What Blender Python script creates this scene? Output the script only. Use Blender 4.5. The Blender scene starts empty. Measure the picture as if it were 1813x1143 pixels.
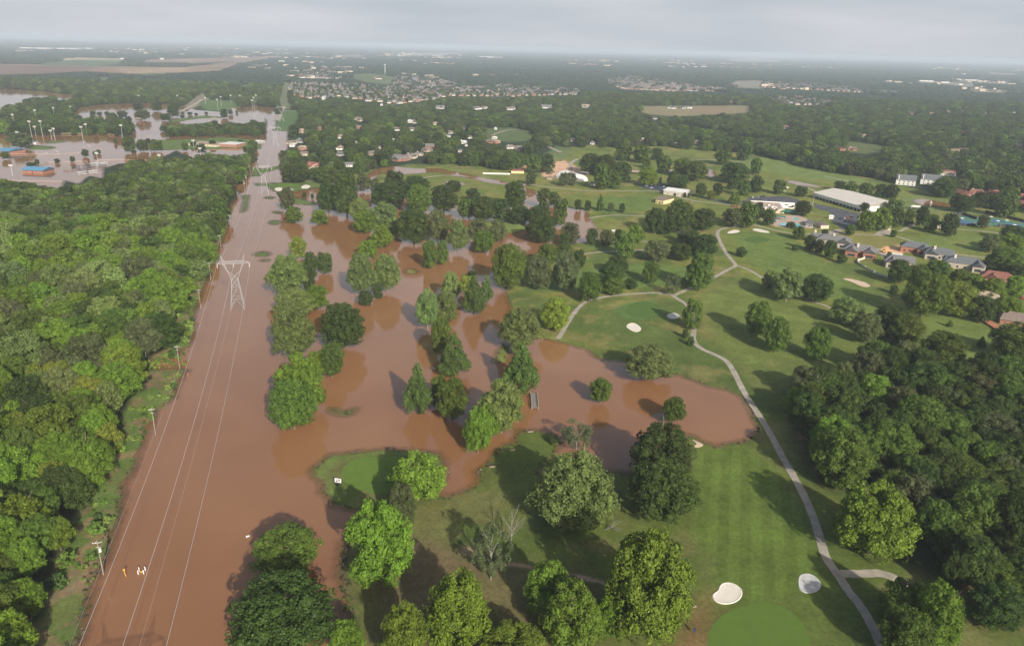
import bpy, math, random
import numpy as np
from math import radians as RAD, sin, cos, tan, atan2, pi, sqrt
rnd = random.Random(7)
C = bpy.context.scene
# ------------------------------------------------------------ camera, world, sun, exposure
IMW, IMH, F, PITCH, ROLL, H = 1813.0, 1143.0, 1310.0, RAD(20.45), RAD(1.45), 150.0
_R0 = np.array([1, 0, 0.]); _U0 = np.array([0, sin(PITCH), cos(PITCH)]); FW = np.array([0, cos(PITCH), -sin(PITCH)])
RT = _R0 * cos(ROLL) + _U0 * sin(ROLL); UP = _U0 * cos(ROLL) - _R0 * sin(ROLL)
CAMP = np.array([0, 0, H])
def ray(px, py): return FW * F + RT * (px - IMW / 2) - UP * (py - IMH / 2)
def G(px, py, z=0.0):
    d = ray(px, py); t = (z - H) / d[2] if d[2] < -1e-6 else 9e9
    return (CAMP[0] + d[0] * t, CAMP[1] + d[1] * t)
def proj(x, y, z=0.0):
    d0, d1, d2 = x - CAMP[0], y - CAMP[1], z - CAMP[2]
    dep = d0 * FW[0] + d1 * FW[1] + d2 * FW[2]
    return (IMW / 2 + F * (d0 * RT[0] + d1 * RT[1] + d2 * RT[2]) / dep, IMH / 2 - F * (d0 * UP[0] + d1 * UP[1] + d2 * UP[2]) / dep, dep)
from mathutils import Matrix, Vector
cam_d = bpy.data.cameras.new('camera'); cam = bpy.data.objects.new('camera', cam_d); C.collection.objects.link(cam)
cam_d.sensor_width = 36; cam_d.lens = 36 * F / IMW; cam_d.clip_start = 1; cam_d.clip_end = 90000
cam.matrix_world = Matrix(((RT[0], UP[0], -FW[0], 0), (RT[1], UP[1], -FW[1], 0), (RT[2], UP[2], -FW[2], H), (0, 0, 0, 1)))
C.camera = cam
SUND = Vector(ray(391, 752)); SUND.normalize()                   # direction the sunlight travels (the aircraft's own shadow spot)
SUN_EL = math.asin(-SUND.z); SUN_AZ = atan2(-SUND.x, -SUND.y)
sd_ = bpy.data.lights.new('sun', 'SUN'); sun = bpy.data.objects.new('sun', sd_); C.collection.objects.link(sun)
sd_.energy = 5.0; sd_.angle = RAD(0.6); sd_.color = (1, 0.93, 0.82)
sun.rotation_euler = SUND.to_track_quat('-Z', 'Y').to_euler(); sun.location = (0, 0, 400)
W = bpy.data.worlds.new("World"); C.world = W; W.use_nodes = True
wn = W.node_tree; wn.nodes.clear()
def N(t, ty, **kw):
    n = t.nodes.new(ty)
    for k, v in kw.items(): setattr(n, k, v)
    return n
out = N(wn, 'ShaderNodeOutputWorld'); bg = N(wn, 'ShaderNodeBackground')
sky = N(wn, 'ShaderNodeTexSky', sky_type='NISHITA', sun_disc=False, sun_elevation=SUN_EL, sun_rotation=SUN_AZ)
sky.dust_density = 4; sky.air_density = 1.2
tc = N(wn, 'ShaderNodeTexCoord'); mp = N(wn, 'ShaderNodeMapping'); mp.inputs['Scale'].default_value = (1.4, 1.4, 9)
nz = N(wn, 'ShaderNodeTexNoise'); nz.inputs['Scale'].default_value = 2.2; nz.inputs['Detail'].default_value = 5
cr = N(wn, 'ShaderNodeValToRGB'); cr.color_ramp.elements[0].position = .35; cr.color_ramp.elements[1].position = .75
cr.color_ramp.elements[0].color = (4.45, 4.85, 5.3, 1); cr.color_ramp.elements[1].color = (5.9, 6.0, 6.35, 1)
mx = N(wn, 'ShaderNodeMixRGB'); mx.inputs[0].default_value = 0.86
wn.links.new(tc.outputs['Generated'], mp.inputs[0]); wn.links.new(mp.outputs[0], nz.inputs['Vector'])
sx = N(wn, 'ShaderNodeSeparateXYZ'); wn.links.new(tc.outputs['Generated'], sx.inputs[0])
hr = N(wn, 'ShaderNodeMapRange', interpolation_type='SMOOTHSTEP'); hr.inputs['From Min'].default_value = .2; hr.inputs['From Max'].default_value = .5
hr.inputs['To Min'].default_value = 1.0; hr.inputs['To Max'].default_value = .0; wn.links.new(sx.outputs['Z'], hr.inputs['Value']); wn.links.new(hr.outputs[0], mx.inputs[0])
wn.links.new(nz.outputs['Fac'], cr.inputs[0]); wn.links.new(sky.outputs[0], mx.inputs[1]); wn.links.new(cr.outputs[0], mx.inputs[2])
wn.links.new(mx.outputs[0], bg.inputs[0]); bg.inputs[1].default_value = 0.1; wn.links.new(bg.outputs[0], out.inputs[0])
V = C.view_settings; V.view_transform = 'Standard'; V.look = 'None'; V.exposure = 0.2; V.gamma = 1; V.use_curve_mapping = False
cy = C.cycles; cy.max_bounces = 5; cy.diffuse_bounces = 2; cy.glossy_bounces = 2; cy.transmission_bounces = 2
cy.transparent_max_bounces = 6; cy.volume_bounces = 1; cy.caustics_reflective = False; cy.caustics_refractive = False
HAZE_DENSITY = 9.2e-5

# ------------------------------------------------------------ helpers
def link(o, parent=None):
    C.collection.objects.link(o)
    if parent is not None: o.parent = parent
    return o
def tag(o, label=None, cat=None, group=None, kind=None):
    if label: o['label'] = label
    if cat: o['category'] = cat
    if group: o['group'] = group
    if kind: o['kind'] = kind
    return o
def empty(name, loc, rz=0, label=None, cat=None, group=None):
    o = bpy.data.objects.new(name, None); o.location = loc; o.rotation_euler = (0, 0, rz); o.empty_display_size = 1
    link(o); return tag(o, label, cat, group)
class MB:
    def __init__(s): s.v = []; s.f = []
    def quad(s, *p):
        n = len(s.v); s.v += [tuple(q) for q in p]; s.f.append(tuple(range(n, n + len(p)))); return s
    def box(s, x0, y0, z0, x1, y1, z1):
        n = len(s.v)
        s.v += [(x0,y0,z0),(x1,y0,z0),(x1,y1,z0),(x0,y1,z0),(x0,y0,z1),(x1,y0,z1),(x1,y1,z1),(x0,y1,z1)]
        s.f += [tuple(n + i for i in q) for q in ((0,3,2,1),(4,5,6,7),(0,1,5,4),(1,2,6,5),(2,3,7,6),(3,0,4,7))]; return s
    def prism(s, pts, z0, z1):
        n = len(s.v); k = len(pts)
        s.v += [(p[0], p[1], z0) for p in pts] + [(p[0], p[1], z1) for p in pts]
        s.f.append(tuple(n + k + i for i in range(k)))
        for i in range(k): j = (i + 1) % k; s.f.append((n + i, n + j, n + k + j, n + k + i))
        return s
    def tube(s, a, b, ra, rb=None, k=6):
        rb = ra if rb is None else rb
        a = Vector(a); b = Vector(b); d = (b - a)
        if d.length < 1e-6: return s
        d.normalize(); u = d.orthogonal().normalized(); w = d.cross(u); n = len(s.v)
        for P, r in ((a, ra), (b, rb)):
            for i in range(k):
                t = 2 * pi * i / k; s.v.append(tuple(P + (u * cos(t) + w * sin(t)) * r))
        for i in range(k): j = (i + 1) % k; s.f.append((n + i, n + j, n + k + j, n + k + i))
        s.f.append(tuple(n + i for i in reversed(range(k)))); s.f.append(tuple(n + k + i for i in range(k))); return s
    def mesh(s, name, m=None):
        me = bpy.data.meshes.new(name); me.from_pydata(s.v, [], s.f); me.update()
        if m: me.materials.append(m)
        return me
    def build(s, name, m, parent=None, loc=(0,0,0), rz=0):
        o = bpy.data.objects.new(name, s.mesh(name, m)); o.location = loc; o.rotation_euler = (0, 0, rz); return link(o, parent)
def np_mesh(name, v, faces, k):
    me = bpy.data.meshes.new(name); v = np.asarray(v, np.float32); faces = np.asarray(faces, np.int32)
    me.vertices.add(len(v)); me.vertices.foreach_set('co', v.ravel())
    me.loops.add(faces.size); me.loops.foreach_set('vertex_index', faces.ravel())
    me.polygons.add(len(faces)); me.polygons.foreach_set('loop_start', np.arange(0, faces.size, k, dtype=np.int32))
    me.update(calc_edges=True); return me
def copy_tree(o, parent=None):
    c = o.copy(); link(c, parent)
    for ch in o.children: copy_tree(ch, c)
    return c
# ------------------------------------------------------------ materials
def mat(name, col, rough=.8, var=.12, scale=.5, spec=.3, metal=0, bump=0):
    m = bpy.data.materials.new(name); m.use_nodes = True; t = m.node_tree; b = t.nodes['Principled BSDF']
    b.inputs['Roughness'].default_value = rough; b.inputs['Specular IOR Level'].default_value = spec; b.inputs['Metallic'].default_value = metal
    tc = N(t, 'ShaderNodeTexCoord'); n = N(t, 'ShaderNodeTexNoise'); n.inputs['Scale'].default_value = scale; n.inputs['Detail'].default_value = 6
    r = N(t, 'ShaderNodeMapRange'); r.inputs['To Min'].default_value = 1 - var; r.inputs['To Max'].default_value = 1 + var
    r.inputs['From Min'].default_value = .3; r.inputs['From Max'].default_value = .7
    v = N(t, 'ShaderNodeVectorMath', operation='SCALE'); v.inputs[0].default_value = col
    t.links.new(tc.outputs['Object'], n.inputs['Vector']); t.links.new(n.outputs['Fac'], r.inputs['Value'])
    t.links.new(r.outputs[0], v.inputs['Scale']); t.links.new(v.outputs[0], b.inputs['Base Color'])
    if bump:
        bp = N(t, 'ShaderNodeBump'); bp.inputs['Strength'].default_value = bump; t.links.new(n.outputs['Fac'], bp.inputs['Height']); t.links.new(bp.outputs[0], b.inputs['Normal'])
    return m
M = {}
def colmat(key, *a, **k):
    if key not in M: M[key] = mat(key, *a, **k)
    return M[key]
def roofmat(name, col, band=3.0):
    m = mat(name, col, rough=.75, var=.18, scale=.8); t = m.node_tree; return m
colmat('asphalt', (.085,.088,.10), rough=.9, var=.25, scale=.15)
colmat('concrete', (.36,.32,.265), rough=.9, var=.22, scale=.25)
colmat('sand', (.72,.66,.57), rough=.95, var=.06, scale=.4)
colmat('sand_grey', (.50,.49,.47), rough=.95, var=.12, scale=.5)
colmat('sand_pink', (.62,.47,.36), rough=.95, var=.12, scale=.5)
colmat('dirt', (.40,.26,.16), rough=.95, var=.3, scale=.12)
colmat('white_metal', (.72,.71,.68), rough=.5, var=.05)
colmat('cream_metal', (.60,.54,.46), rough=.5, var=.05)
colmat('cream_roof', (.66,.61,.54), rough=.55, var=.06, scale=.2)
colmat('white_paint', (.75,.74,.72), rough=.6, var=.05)
colmat('galvanized', (.44,.45,.46), rough=.55, var=.05, metal=.0, spec=.4)
colmat('wire', (.55,.55,.56), rough=.5, var=.02)
colmat('wood_pole', (.33,.28,.235), rough=.9, var=.2)
colmat('dark', (.03,.032,.036), rough=.6, var=.1)
colmat('glass', (.04,.05,.06), rough=.15, spec=.6, var=.1)
colmat('bark', (.17,.135,.10), rough=.95, var=.35, scale=2)
colmat('bark_pale', (.24,.225,.19), rough=.9, var=.2, scale=2)
colmat('yellow', (.75,.42,.05), rough=.6)
colmat('orange', (.8,.25,.05), rough=.6)
colmat('blue_roof', (.10,.27,.42), rough=.5)
colmat('green_awning', (.02,.16,.12), rough=.7)
colmat('pool_water', (.22,.60,.62), rough=.08, var=.08, scale=.4, spec=.5)
colmat('court_blue', (.07,.16,.28), rough=.8)
colmat('court_green', (.08,.20,.15), rough=.8)
colmat('brick', (.34,.15,.10), rough=.9, var=.2, scale=3)
colmat('stone', (.40,.35,.29), rough=.9, var=.25, scale=1.5)
colmat('pale_stone', (.58,.53,.45), rough=.9, var=.15, scale=1.5)
colmat('yellow_wall', (.72,.58,.32), rough=.8)
colmat('deck_tan', (.46,.35,.28), rough=.9, var=.1)
colmat('terracotta', (.42,.17,.10), rough=.85, var=.2)
ROOFS = [('roof_grey', (.17,.165,.165)), ('roof_brown', (.21,.165,.135)), ('roof_pinkgrey', (.19,.16,.145)), ('roof_slate', (.13,.14,.15)), ('roof_red', (.23,.10,.075)), ('roof_umber', (.13,.105,.09)), ('roof_mauve', (.155,.13,.125)), ('roof_tan', (.36,.28,.21)), ('roof_white', (.66,.65,.62))]
for n_, c_ in ROOFS: colmat(n_, c_, rough=.85, var=.15, scale=.7)
WALLS = [('wall_white', (.68,.66,.61)), ('wall_cream', (.55,.47,.36)), ('wall_brick', (.34,.17,.12)), ('wall_tan', (.42,.33,.24)), ('wall_grey', (.40,.40,.39))]
for n_, c_ in WALLS: colmat(n_, c_, rough=.85, var=.12, scale=1.2)

def leaf_material(fixed=None):
    m = bpy.data.materials.new('leaves'); m.use_nodes = True; t = m.node_tree; t.nodes.clear()
    o = N(t, 'ShaderNodeOutputMaterial'); oi = N(t, 'ShaderNodeObjectInfo'); at = N(t, 'ShaderNodeAttribute'); at.attribute_name = 'tone'
    hs = N(t, 'ShaderNodeHueSaturation'); r1 = N(t, 'ShaderNodeMapRange'); r1.inputs['To Min'].default_value = .489; r1.inputs['To Max'].default_value = .509
    r2 = N(t, 'ShaderNodeMapRange'); r2.inputs['To Min'].default_value = .80; r2.inputs['To Max'].default_value = 1.2
    mu = N(t, 'ShaderNodeMath', operation='MULTIPLY')
    t.links.new(oi.outputs['Random'], r1.inputs['Value']); t.links.new(oi.outputs['Random'], r2.inputs['Value'])
    if fixed is None: t.links.new(oi.outputs['Color'], hs.inputs['Color'])
    else: hs.inputs['Color'].default_value = (*fixed, 1)
    t.links.new(r1.outputs[0], hs.inputs['Hue'])
    t.links.new(r2.outputs[0], mu.inputs[0]); t.links.new(at.outputs['Fac'], mu.inputs[1]); t.links.new(mu.outputs[0], hs.inputs['Value'])
    b = N(t, 'ShaderNodeBsdfPrincipled'); b.inputs['Roughness'].default_value = .6; b.inputs['Specular IOR Level'].default_value = .25
    tr = N(t, 'ShaderNodeBsdfTranslucent'); mi = N(t, 'ShaderNodeMixShader'); mi.inputs[0].default_value = .22
    t.links.new(hs.outputs[0], b.inputs['Base Color']); t.links.new(hs.outputs[0], tr.inputs[0])
    t.links.new(b.outputs[0], mi.inputs[1]); t.links.new(tr.outputs[0], mi.inputs[2]); t.links.new(mi.outputs[0], o.inputs[0]); return m
LEAF = leaf_material(); _lm = {}
def tinted(me, col):
    k = tuple(round(c, 4) for c in col)
    if k not in _lm: _lm[k] = leaf_material(col)
    m2 = me.copy(); m2.materials.clear(); m2.materials.append(_lm[k]); return m2
# ------------------------------------------------------------ region outlines (ground polygons read off the photo)
def ZP(o, s, pts): return [(o[0] + p[0] / s, o[1] + p[1] / s) for p in pts]
W_MAIN = [(100,1300),(118,1200),(128,1143),(150,1060),(172,1010),(190,965),(197,930),(205,900),(213,879),(211,864),(237,816),(247,783),(256,762),(275,722),(304,704),(311,684),(325,657),(304,655),(279,657),(261,653),(264,638),(302,629),(332,610),(335,595),(338,569),(344,538),(361,504),(380,451),(401,396),(394,388),(372,388),(372,378),(399,372),(420,344),(425,338),(398,336),(425,325),(440,300),(450,262),(468,250),(472,215),(455,190),(488,190),(490,213),(488,230),(510,232),(511,271),(498,289),(503,316),(540,319),(575,320),(600,318),(640,323),(655,330),(680,330),(720,345),(780,352),(815,366),(850,372),(885,368),(925,364),(918,350),(915,334),(925,331),(955,338),(990,346),(1001,366),(1039,372),(1057,401),(1068,420),(1039,430),(1008,431),(952,449),(926,459),(900,462),(880,470),(876,490),(883,504),(896,509),(900,520),(907,546),(900,560),(925,585),(958,595),(987,602),(1001,605),(1042,618),(1062,633),(1108,640),(1150,652),(1192,662),(1204,661),(1225,671),(1255,681),(1296,690),(1316,701),(1331,722),(1347,762),(1331,778),(1316,786),(1268,793),(1245,783),(1222,773),(1180,800),(1141,828),(1121,841),(1078,838),(1042,833),(990,835),(951,845),(950,832),(961,820),(979,800),(989,783),(976,770),(943,762),(923,765),(914,778),(915,788),(900,788),(881,803),(866,821),(850,833),(853,849),(846,861),(818,874),(785,880),(765,882),(777,850),(780,816),(770,803),(742,800),(678,799),(628,803),(590,807),(558,833),(576,854),(574,869),(597,890),(617,897),(655,903),(640,930),(612,960),(604,1009),(609,1035),(622,1076),(627,1106),(622,1143),(600,1300)]
W_LIST = [W_MAIN,
 [(600,318),(645,313),(665,298),(700,294),(730,298),(780,298),(800,303),(830,308),(862,315),(905,323),(940,325),(940,330),(905,329),(862,324),(840,318),(800,311),(770,305),(745,307),(715,309),(690,305),(672,309),(660,320),(645,325),(610,323)],
 [(784,320),(800,319),(830,325),(818,330),(790,328)],
 [(-120,240),(0,240),(100,239),(190,238),(215,243),(232,240),(225,222),(130,222),(128,200),(140,190),(170,186),(200,184),(240,182),(310,184),(349,195),(389,198),(415,191),(455,186),(470,190),(472,300),(440,300),(442,278),(382,275),(346,283),(333,278),(312,267),(290,278),(288,288),(212,290),(185,298),(184,317),(159,312),(139,327),(116,320),(110,338),(82,340),(71,330),(33,323),(0,318),(-120,318)],
 [(-120,157),(0,157),(30,158),(50,160),(85,162),(110,166),(140,166),(130,172),(133,185),(115,190),(97,190),(105,180),(60,185),(30,192),(10,197),(0,208),(-120,225)],
 [(1610,355),(1625,351),(1645,353),(1680,360),(1695,366),(1660,368),(1630,363)],
 [(1251,297),(1264,301),(1267,306),(1273,312),(1272,315),(1251,313)], [(1166,298),(1193,301),(1200,304),(1180,305)],
 [(1393,318),(1419,322),(1456,330),(1454,333),(1414,328),(1393,324)],
 [(260,355),(292,352),(290,372),(262,374)], [(175,336),(210,334),(225,345),(180,350)], [(30,345),(70,343),(75,352),(35,355)]]
def ell(cx, cy, rx, ry, k=18, wob=0.0, seed=0):
    r = random.Random(seed); return [(cx + rx * cos(2*pi*i/k) * (1 + r.uniform(-wob, wob)), cy + ry * sin(2*pi*i/k) * (1 + r.uniform(-wob, wob))) for i in range(k)]
ISLES = [[(473,328),(501,323),(526,319),(560,319),(588,324),(575,329),(560,332),(533,337),(510,341),(487,339)],
 [(515,352),(530,351),(550,358),(565,362),(545,363),(522,361)],
 ell(478,350,8,2.2), ell(487,394,9,3.5), ell(491,376,7,2), ell(464,450,11,4,wob=.1), ell(469,461,6,1.5), ell(728,480,8,3.2,wob=.1),
 [(590,725),(600,729),(612,730),(628,723),(620,732),(610,734),(597,731)],
 [(446,297),(470,299),(495,294),(493,299),(470,305),(452,308),(446,305)], [(440,309),(465,308),(458,312),(442,312)], [(452,324),(475,325),(485,323),(480,328),(455,329)],
 [(430,346),(440,345),(437,360),(434,374),(428,376),(433,360)],
 [(270,262),(283,248),(304,247),(369,245),(389,242),(428,245),(460,249),(460,264),(428,261),(384,264),(333,264),(287,266)],
 [(48,262),(60,257),(96,260),(97,263),(80,265),(50,265)], [(82,251),(110,249),(112,252),(90,254)],
 [(860,392),(925,392),(930,405),(905,412),(860,404)], [(905,345),(925,346),(928,352),(908,352)], [(619,312),(646,312),(655,323),(640,324),(625,318)],
 [(1395,900),(1395,900.1),(1395.1,900)], [(325,228),(345,226),(350,230),(330,232)], [(880,640),(893,610),(899,612),(893,640)],
 [(483,229),(510,228),(511,233),(484,231)], [(300,213),(360,205),(395,207),(395,209),(350,210),(305,217)]]
ISLES.pop(19)
def toW(P): return np.array([G(max(-3000, p[0]), p[1]) for p in P])
def sdist(P, X, Y):
    """signed distance (negative inside) of points to the polygon P (world)"""
    n = len(P); d = np.full(X.shape, 1e18); ins = np.zeros(X.shape, bool)
    for i in range(n):
        ax, ay = P[i]; bx, by = P[(i + 1) % n]; ex, ey = bx - ax, by - ay
        wx, wy = X - ax, Y - ay; L = ex * ex + ey * ey + 1e-12
        t = np.clip((wx * ex + wy * ey) / L, 0, 1); dx = wx - ex * t; dy = wy - ey * t
        np.minimum(d, dx * dx + dy * dy, out=d)
        c = ((ay > Y) != (by > Y)); c &= (X < (bx - ax) * (Y - ay) / ((by - ay) if abs(by - ay) > 1e-12 else 1e-12) + ax); ins ^= c
    d = np.sqrt(d); return np.where(ins, -d, d)
def box_sd(Pw, X, Y, pad):
    """sdist, computed only near the polygon"""
    m = (X > Pw[:,0].min() - pad) & (X < Pw[:,0].max() + pad) & (Y > Pw[:,1].min() - pad) & (Y < Pw[:,1].max() + pad)
    o = np.full(X.shape, 1e4); o[m] = sdist(Pw, X[m], Y[m]); return o
WW = [toW(p) for p in W_LIST]; IW = [toW(p) for p in ISLES]
def water_sd(X, Y):
    s = np.full(X.shape, 1e4)
    for p in WW: s = np.minimum(s, box_sd(p, X, Y, 60))
    for p in IW: s = np.maximum(s, -box_sd(p, X, Y, 60))
    return s
def vnoise(X, Y, sc, seed):
    """smooth value noise"""
    x = X / sc + seed * 17.3; y = Y / sc + seed * 9.1; xi = np.floor(x); yi = np.floor(y); fx = x - xi; fy = y - yi
    fx = fx * fx * (3 - 2 * fx); fy = fy * fy * (3 - 2 * fy)
    def h(a, b): v = np.sin(a * 127.1 + b * 311.7 + seed * 74.7) * 43758.5453; return v - np.floor(v)
    return (h(xi, yi) * (1 - fx) + h(xi + 1, yi) * fx) * (1 - fy) + (h(xi, yi + 1) * (1 - fx) + h(xi + 1, yi + 1) * fx) * fy
def fbm(X, Y, sc, seed): return .5 * vnoise(X, Y, sc, seed) + .3 * vnoise(X, Y, sc / 2.3, seed + 1) + .2 * vnoise(X, Y, sc / 5.1, seed + 2)
# ------------------------------------------------------------ ground sheet + flood water sheet
azf = np.radians(np.arange(-38.5, 38.51, 0.115)); azc = np.radians(np.concatenate([np.arange(42, 318, 6.0)]))
AZ = np.concatenate([azf, azc]); dep = [47.0]
while dep[-1] > 0.45: dep.append(dep[-1] - 0.115 * max(.35, min(1, dep[-1] / 12)))
RR = np.concatenate([[2, 40, 80, 110, 130], H / np.tan(np.radians(np.array(dep))), [22000, 30000, 42000]])
nA, nR = len(AZ), len(RR)
RX = RR[:, None] * np.sin(AZ)[None, :]; RY = RR[:, None] * np.cos(AZ)[None, :]
SDW = water_sd(RX, RY)
SDN = SDW + (fbm(RX, RY, 10, 3) - .5) * 3.2 + (vnoise(RX, RY, 1.6, 7) - .5) * .9
GZ = np.clip(SDN * 0.07, -1.2, 0.3)
FAIR = (.108,.148,.032); ROUGH = (.062,.098,.026); FORE = (.045,.052,.022)
BASE = np.empty(RX.shape + (3,)); BASE[:] = (.030,.046,.022)
def paint(poly, col, feather=6, world=False, amt=1.0, wob=0):
    P = np.array(poly) if world else toW(poly); s = box_sd(P, RX, RY, feather * 3 + 20)
    if wob: s = s + (fbm(RX, RY, wob * 3, 11) - .5) * 2 * wob
    a = np.clip(.5 - s / feather, 0, 1) * amt; a = (a * a * (3 - 2 * a))[..., None]
    BASE[:] = BASE * (1 - a) + np.array(col) * a
golf = [(600,1400),(600,900),(500,800),(560,500),(640,330),(560,312),(620,306),(720,292),(800,288),(900,300),(950,280),(1000,262),(1100,250),(1160,242),(1240,252),(1330,262),(1400,285),(1440,300),(1560,318),(1600,330),(1700,352),(1813,372),(1990,400),(1990,1400)]
paint(golf, (.098,.132,.030), 8)
SUBD = [[(513,148),(560,146),(600,150),(640,150),(690,155),(700,137),(720,133),(760,137),(810,148),(840,155),(900,150),(960,155),(1030,160),(1030,168),(960,170),(880,172),(800,170),(760,178),(700,185),(650,178),(600,172),(545,175),(515,168)],
 [(1065,140),(1110,136),(1180,142),(1200,148),(1290,158),(1295,162),(1200,162),(1100,158),(1085,152)],
 [(1368,173),(1400,170),(1430,173),(1480,182),(1475,187),(1420,187),(1370,180)],
 [(1350,145),(1420,148),(1500,155),(1560,162),(1610,165),(1600,170),(1540,165),(1450,160),(1350,155)],
 [(520,132),(560,128),(600,130),(615,134),(600,140),(520,138)]]
for p in ISLES: paint(p, (.115,.165,.045), 3)
for p in SUBD: paint(p, (.13,.125,.10), 25)
CLEAR = []     # (polygon, colour, feather): open ground seen far off; no trees stand there
def clear(poly, col, fe=20, wob=0): CLEAR.append(poly); paint(poly, col, fe, wob=wob)
clear([(-200,112),(0,113),(120,116),(180,118),(330,119),(420,108),(500,99),(500,101),(430,111),(390,125),(340,128),(230,131),(150,126),(60,131),(-200,134)], (.27,.185,.13), 40)
clear([(-200,112),(0,115),(70,116),(185,119),(150,125),(60,130),(-200,133)], (.20,.135,.11), 40)
clear([(70,113),(100,109),(215,107),(230,110),(180,117),(75,116)], (.085,.14,.07), 40)
clear([(90,105),(130,102),(250,104),(215,107),(110,107)], (.36,.30,.20), 40)
clear([(200,121),(330,120),(330,128),(230,131)], (.34,.25,.16), 30)
clear([(250,106),(490,99),(500,100),(420,108),(340,112),(240,110)], (.25,.18,.14), 40)
clear([(150,136),(200,136),(215,142),(190,144),(155,140)], (.10,.13,.06), 25)
clear([(250,131),(300,130),(290,136),(240,137)], (.09,.14,.06), 25)
clear([(498,101),(509,101),(513,140),(514,150),(513,172),(515,182),(522,194),(497,194),(490,186),(495,170),(497,150),(497,120)], (.15,.17,.09), 15, wob=3)
clear([(497,196),(530,196),(532,203),(515,228),(485,228),(492,212)], (.085,.15,.045), 8)
clear([(1120,188),(1330,187),(1335,191),(1322,200),(1200,207),(1150,203),(1125,195)], (.24,.205,.11), 20, wob=10)
clear([(1230,194),(1300,193),(1290,201),(1210,201)], (.27,.19,.12), 20)
clear([(610,132),(650,130),(690,133),(715,145),(690,150),(640,145)], (.12,.16,.07), 25)
clear([(850,228),(905,226),(940,232),(960,248),(900,252),(860,245)], (.10,.14,.05), 12, wob=4)
clear([(345,172),(360,163),(372,178),(330,198),(310,198)], (.24,.21,.15), 10); clear([(345,178),(415,178),(425,190),(400,196),(365,196)], (.10,.16,.05), 8)
clear([(400,148),(440,146),(450,153),(400,155)], (.09,.13,.06), 15)
clear([(955,280),(985,258),(1010,262),(1000,290)], (.085,.13,.05), 10)
clear([(1700,155),(1790,160),(1790,166),(1720,162)], (.18,.17,.11), 20); clear([(1450,98),(1520,100),(1650,104),(1640,106),(1450,101)], (.26,.22,.17), 40)
clear([(1500,250),(1560,258),(1590,265),(1560,275),(1490,268)], (.11,.14,.05), 10); clear([(1660,265),(1725,262),(1730,275),(1680,280)], (.36,.27,.18), 8)
clear([(1740,128),(1800,130),(1813,134),(1745,131)], (.24,.21,.16), 25)
for q in ([(25,84),(180,84),(180,88),(25,87)],[(585,98),(650,96),(655,101),(580,102)],[(690,94),(840,93),(790,100),(700,99)],[(840,99),(900,99),(900,104),(845,103)],[(1280,105),(1350,103),(1400,110),(1290,110)],[(1620,140),(1740,150),(1720,154),(1620,145)],[(1680,139),(1800,146),(1790,150),(1690,144)],[(1290,143),(1350,143),(1350,157),(1300,155)]):
    clear(q, (.24,.22,.18), 40)
# left forest floor and weedy strip
FOREST = [(-300,334),(35,336),(75,347),(110,350),(135,344),(165,336),(200,326),(222,308),(240,302),(300,296),(330,292),(345,295),(380,286),(400,287),(440,293),(438,310),(425,330),(408,350),(395,375),(380,395),(370,420),(355,450),(345,480),(325,520),(315,560),(300,590),(290,620),(258,645),(245,680),(218,740),(205,790),(180,840),(155,880),(135,920),(125,960),(100,1020),(80,1080),(50,1143),(20,1290),(-900,1290)]
def mottle(poly, col, sc, seed, thr, amt, fe=4):
    P = toW(poly); s = box_sd(P, RX, RY, 40); n = fbm(RX, RY, sc, seed); a = (np.clip((n - thr) / .08, 0, 1) * np.clip(.5 - s / fe, 0, 1) * amt)[..., None]
    BASE[:] = BASE * (1 - a) + np.array(col) * a
paint(FOREST, FORE, 5)
strip = [(395,375),(380,395),(370,420),(355,450),(345,480),(325,520),(315,560),(300,590),(290,620),(258,645),(245,680),(218,740),(205,790),(180,840),(155,880),(135,920),(125,960),(100,1020),(80,1080),(50,1143),(20,1290),(120,1290),(130,1143),(150,1070),(175,1010),(200,930),(216,870),(240,815),(262,760),(305,705),(325,655),(335,610),(345,545),(380,460),(402,400)]
paint(strip, (.135,.165,.048), 4); mottle(strip, (.23,.16,.10), 7, 91, .50, .8); mottle(strip, (.10,.17,.035), 16, 95, .52, .8); 
mottle([(300,560),(340,560),(300,680),(250,800),(200,900),(130,1143),(60,1143),(120,960),(200,800),(250,680)], (.27,.17,.10), 9, 5, .55, .75)
mottle(golf, (.125,.148,.038), 38, 21, .52, .8); mottle(golf, (.060,.098,.028), 55, 31, .56, .7); mottle(golf, (.155,.150,.055), 20, 41, .60, .7)
RWOOD = [(1400,690),(1500,650),(1600,625),(1700,640),(1813,660),(1990,680),(1990,1090),(1813,1120),(1760,1110),(1700,1040),(1620,1010),(1590,990),(1560,930),(1500,870),(1450,860),(1410,800),(1395,740)]
paint(RWOOD, (.055,.060,.026), 10, wob=4, amt=.85); mottle(RWOOD, (.22,.14,.08), 14, 63, .60, .7)  # dark floor colour carries the shade under the wood's crowns
# fairways, rough, worn ground
def fair(poly, ang=None, per=9, col=FAIR, fe=5, k=.09):
    P = toW(poly); paint(poly, col, fe)
    if ang is not None:
        s = box_sd(P, RX, RY, 30); u = RX * cos(ang) + RY * sin(ang); st = np.sign(np.sin(u * 2 * pi / per)) * k
        BASE[:] = BASE * (1 + (st * np.clip(.5 - s / fe, 0, 1))[..., None])
fair([(1235,800),(1320,790),(1370,830),(1420,900),(1445,980),(1430,1040),(1330,1070),(1240,1000),(1225,900)], RAD(-16), 7, (.108,.156,.031), k=.085)
paint([(1230,500),(1420,520),(1600,610),(1720,680),(1500,690),(1400,700),(1330,690),(1290,630),(1240,600)], (.120,.140,.042), 12, amt=.7, wob=5)
fair([(1240,520),(1330,500),(1420,530),(1500,560),(1600,630),(1700,680),(1500,660),(1380,680),(1300,640),(1260,580)], RAD(60), 16, (.098,.135,.036), k=.05)
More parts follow.
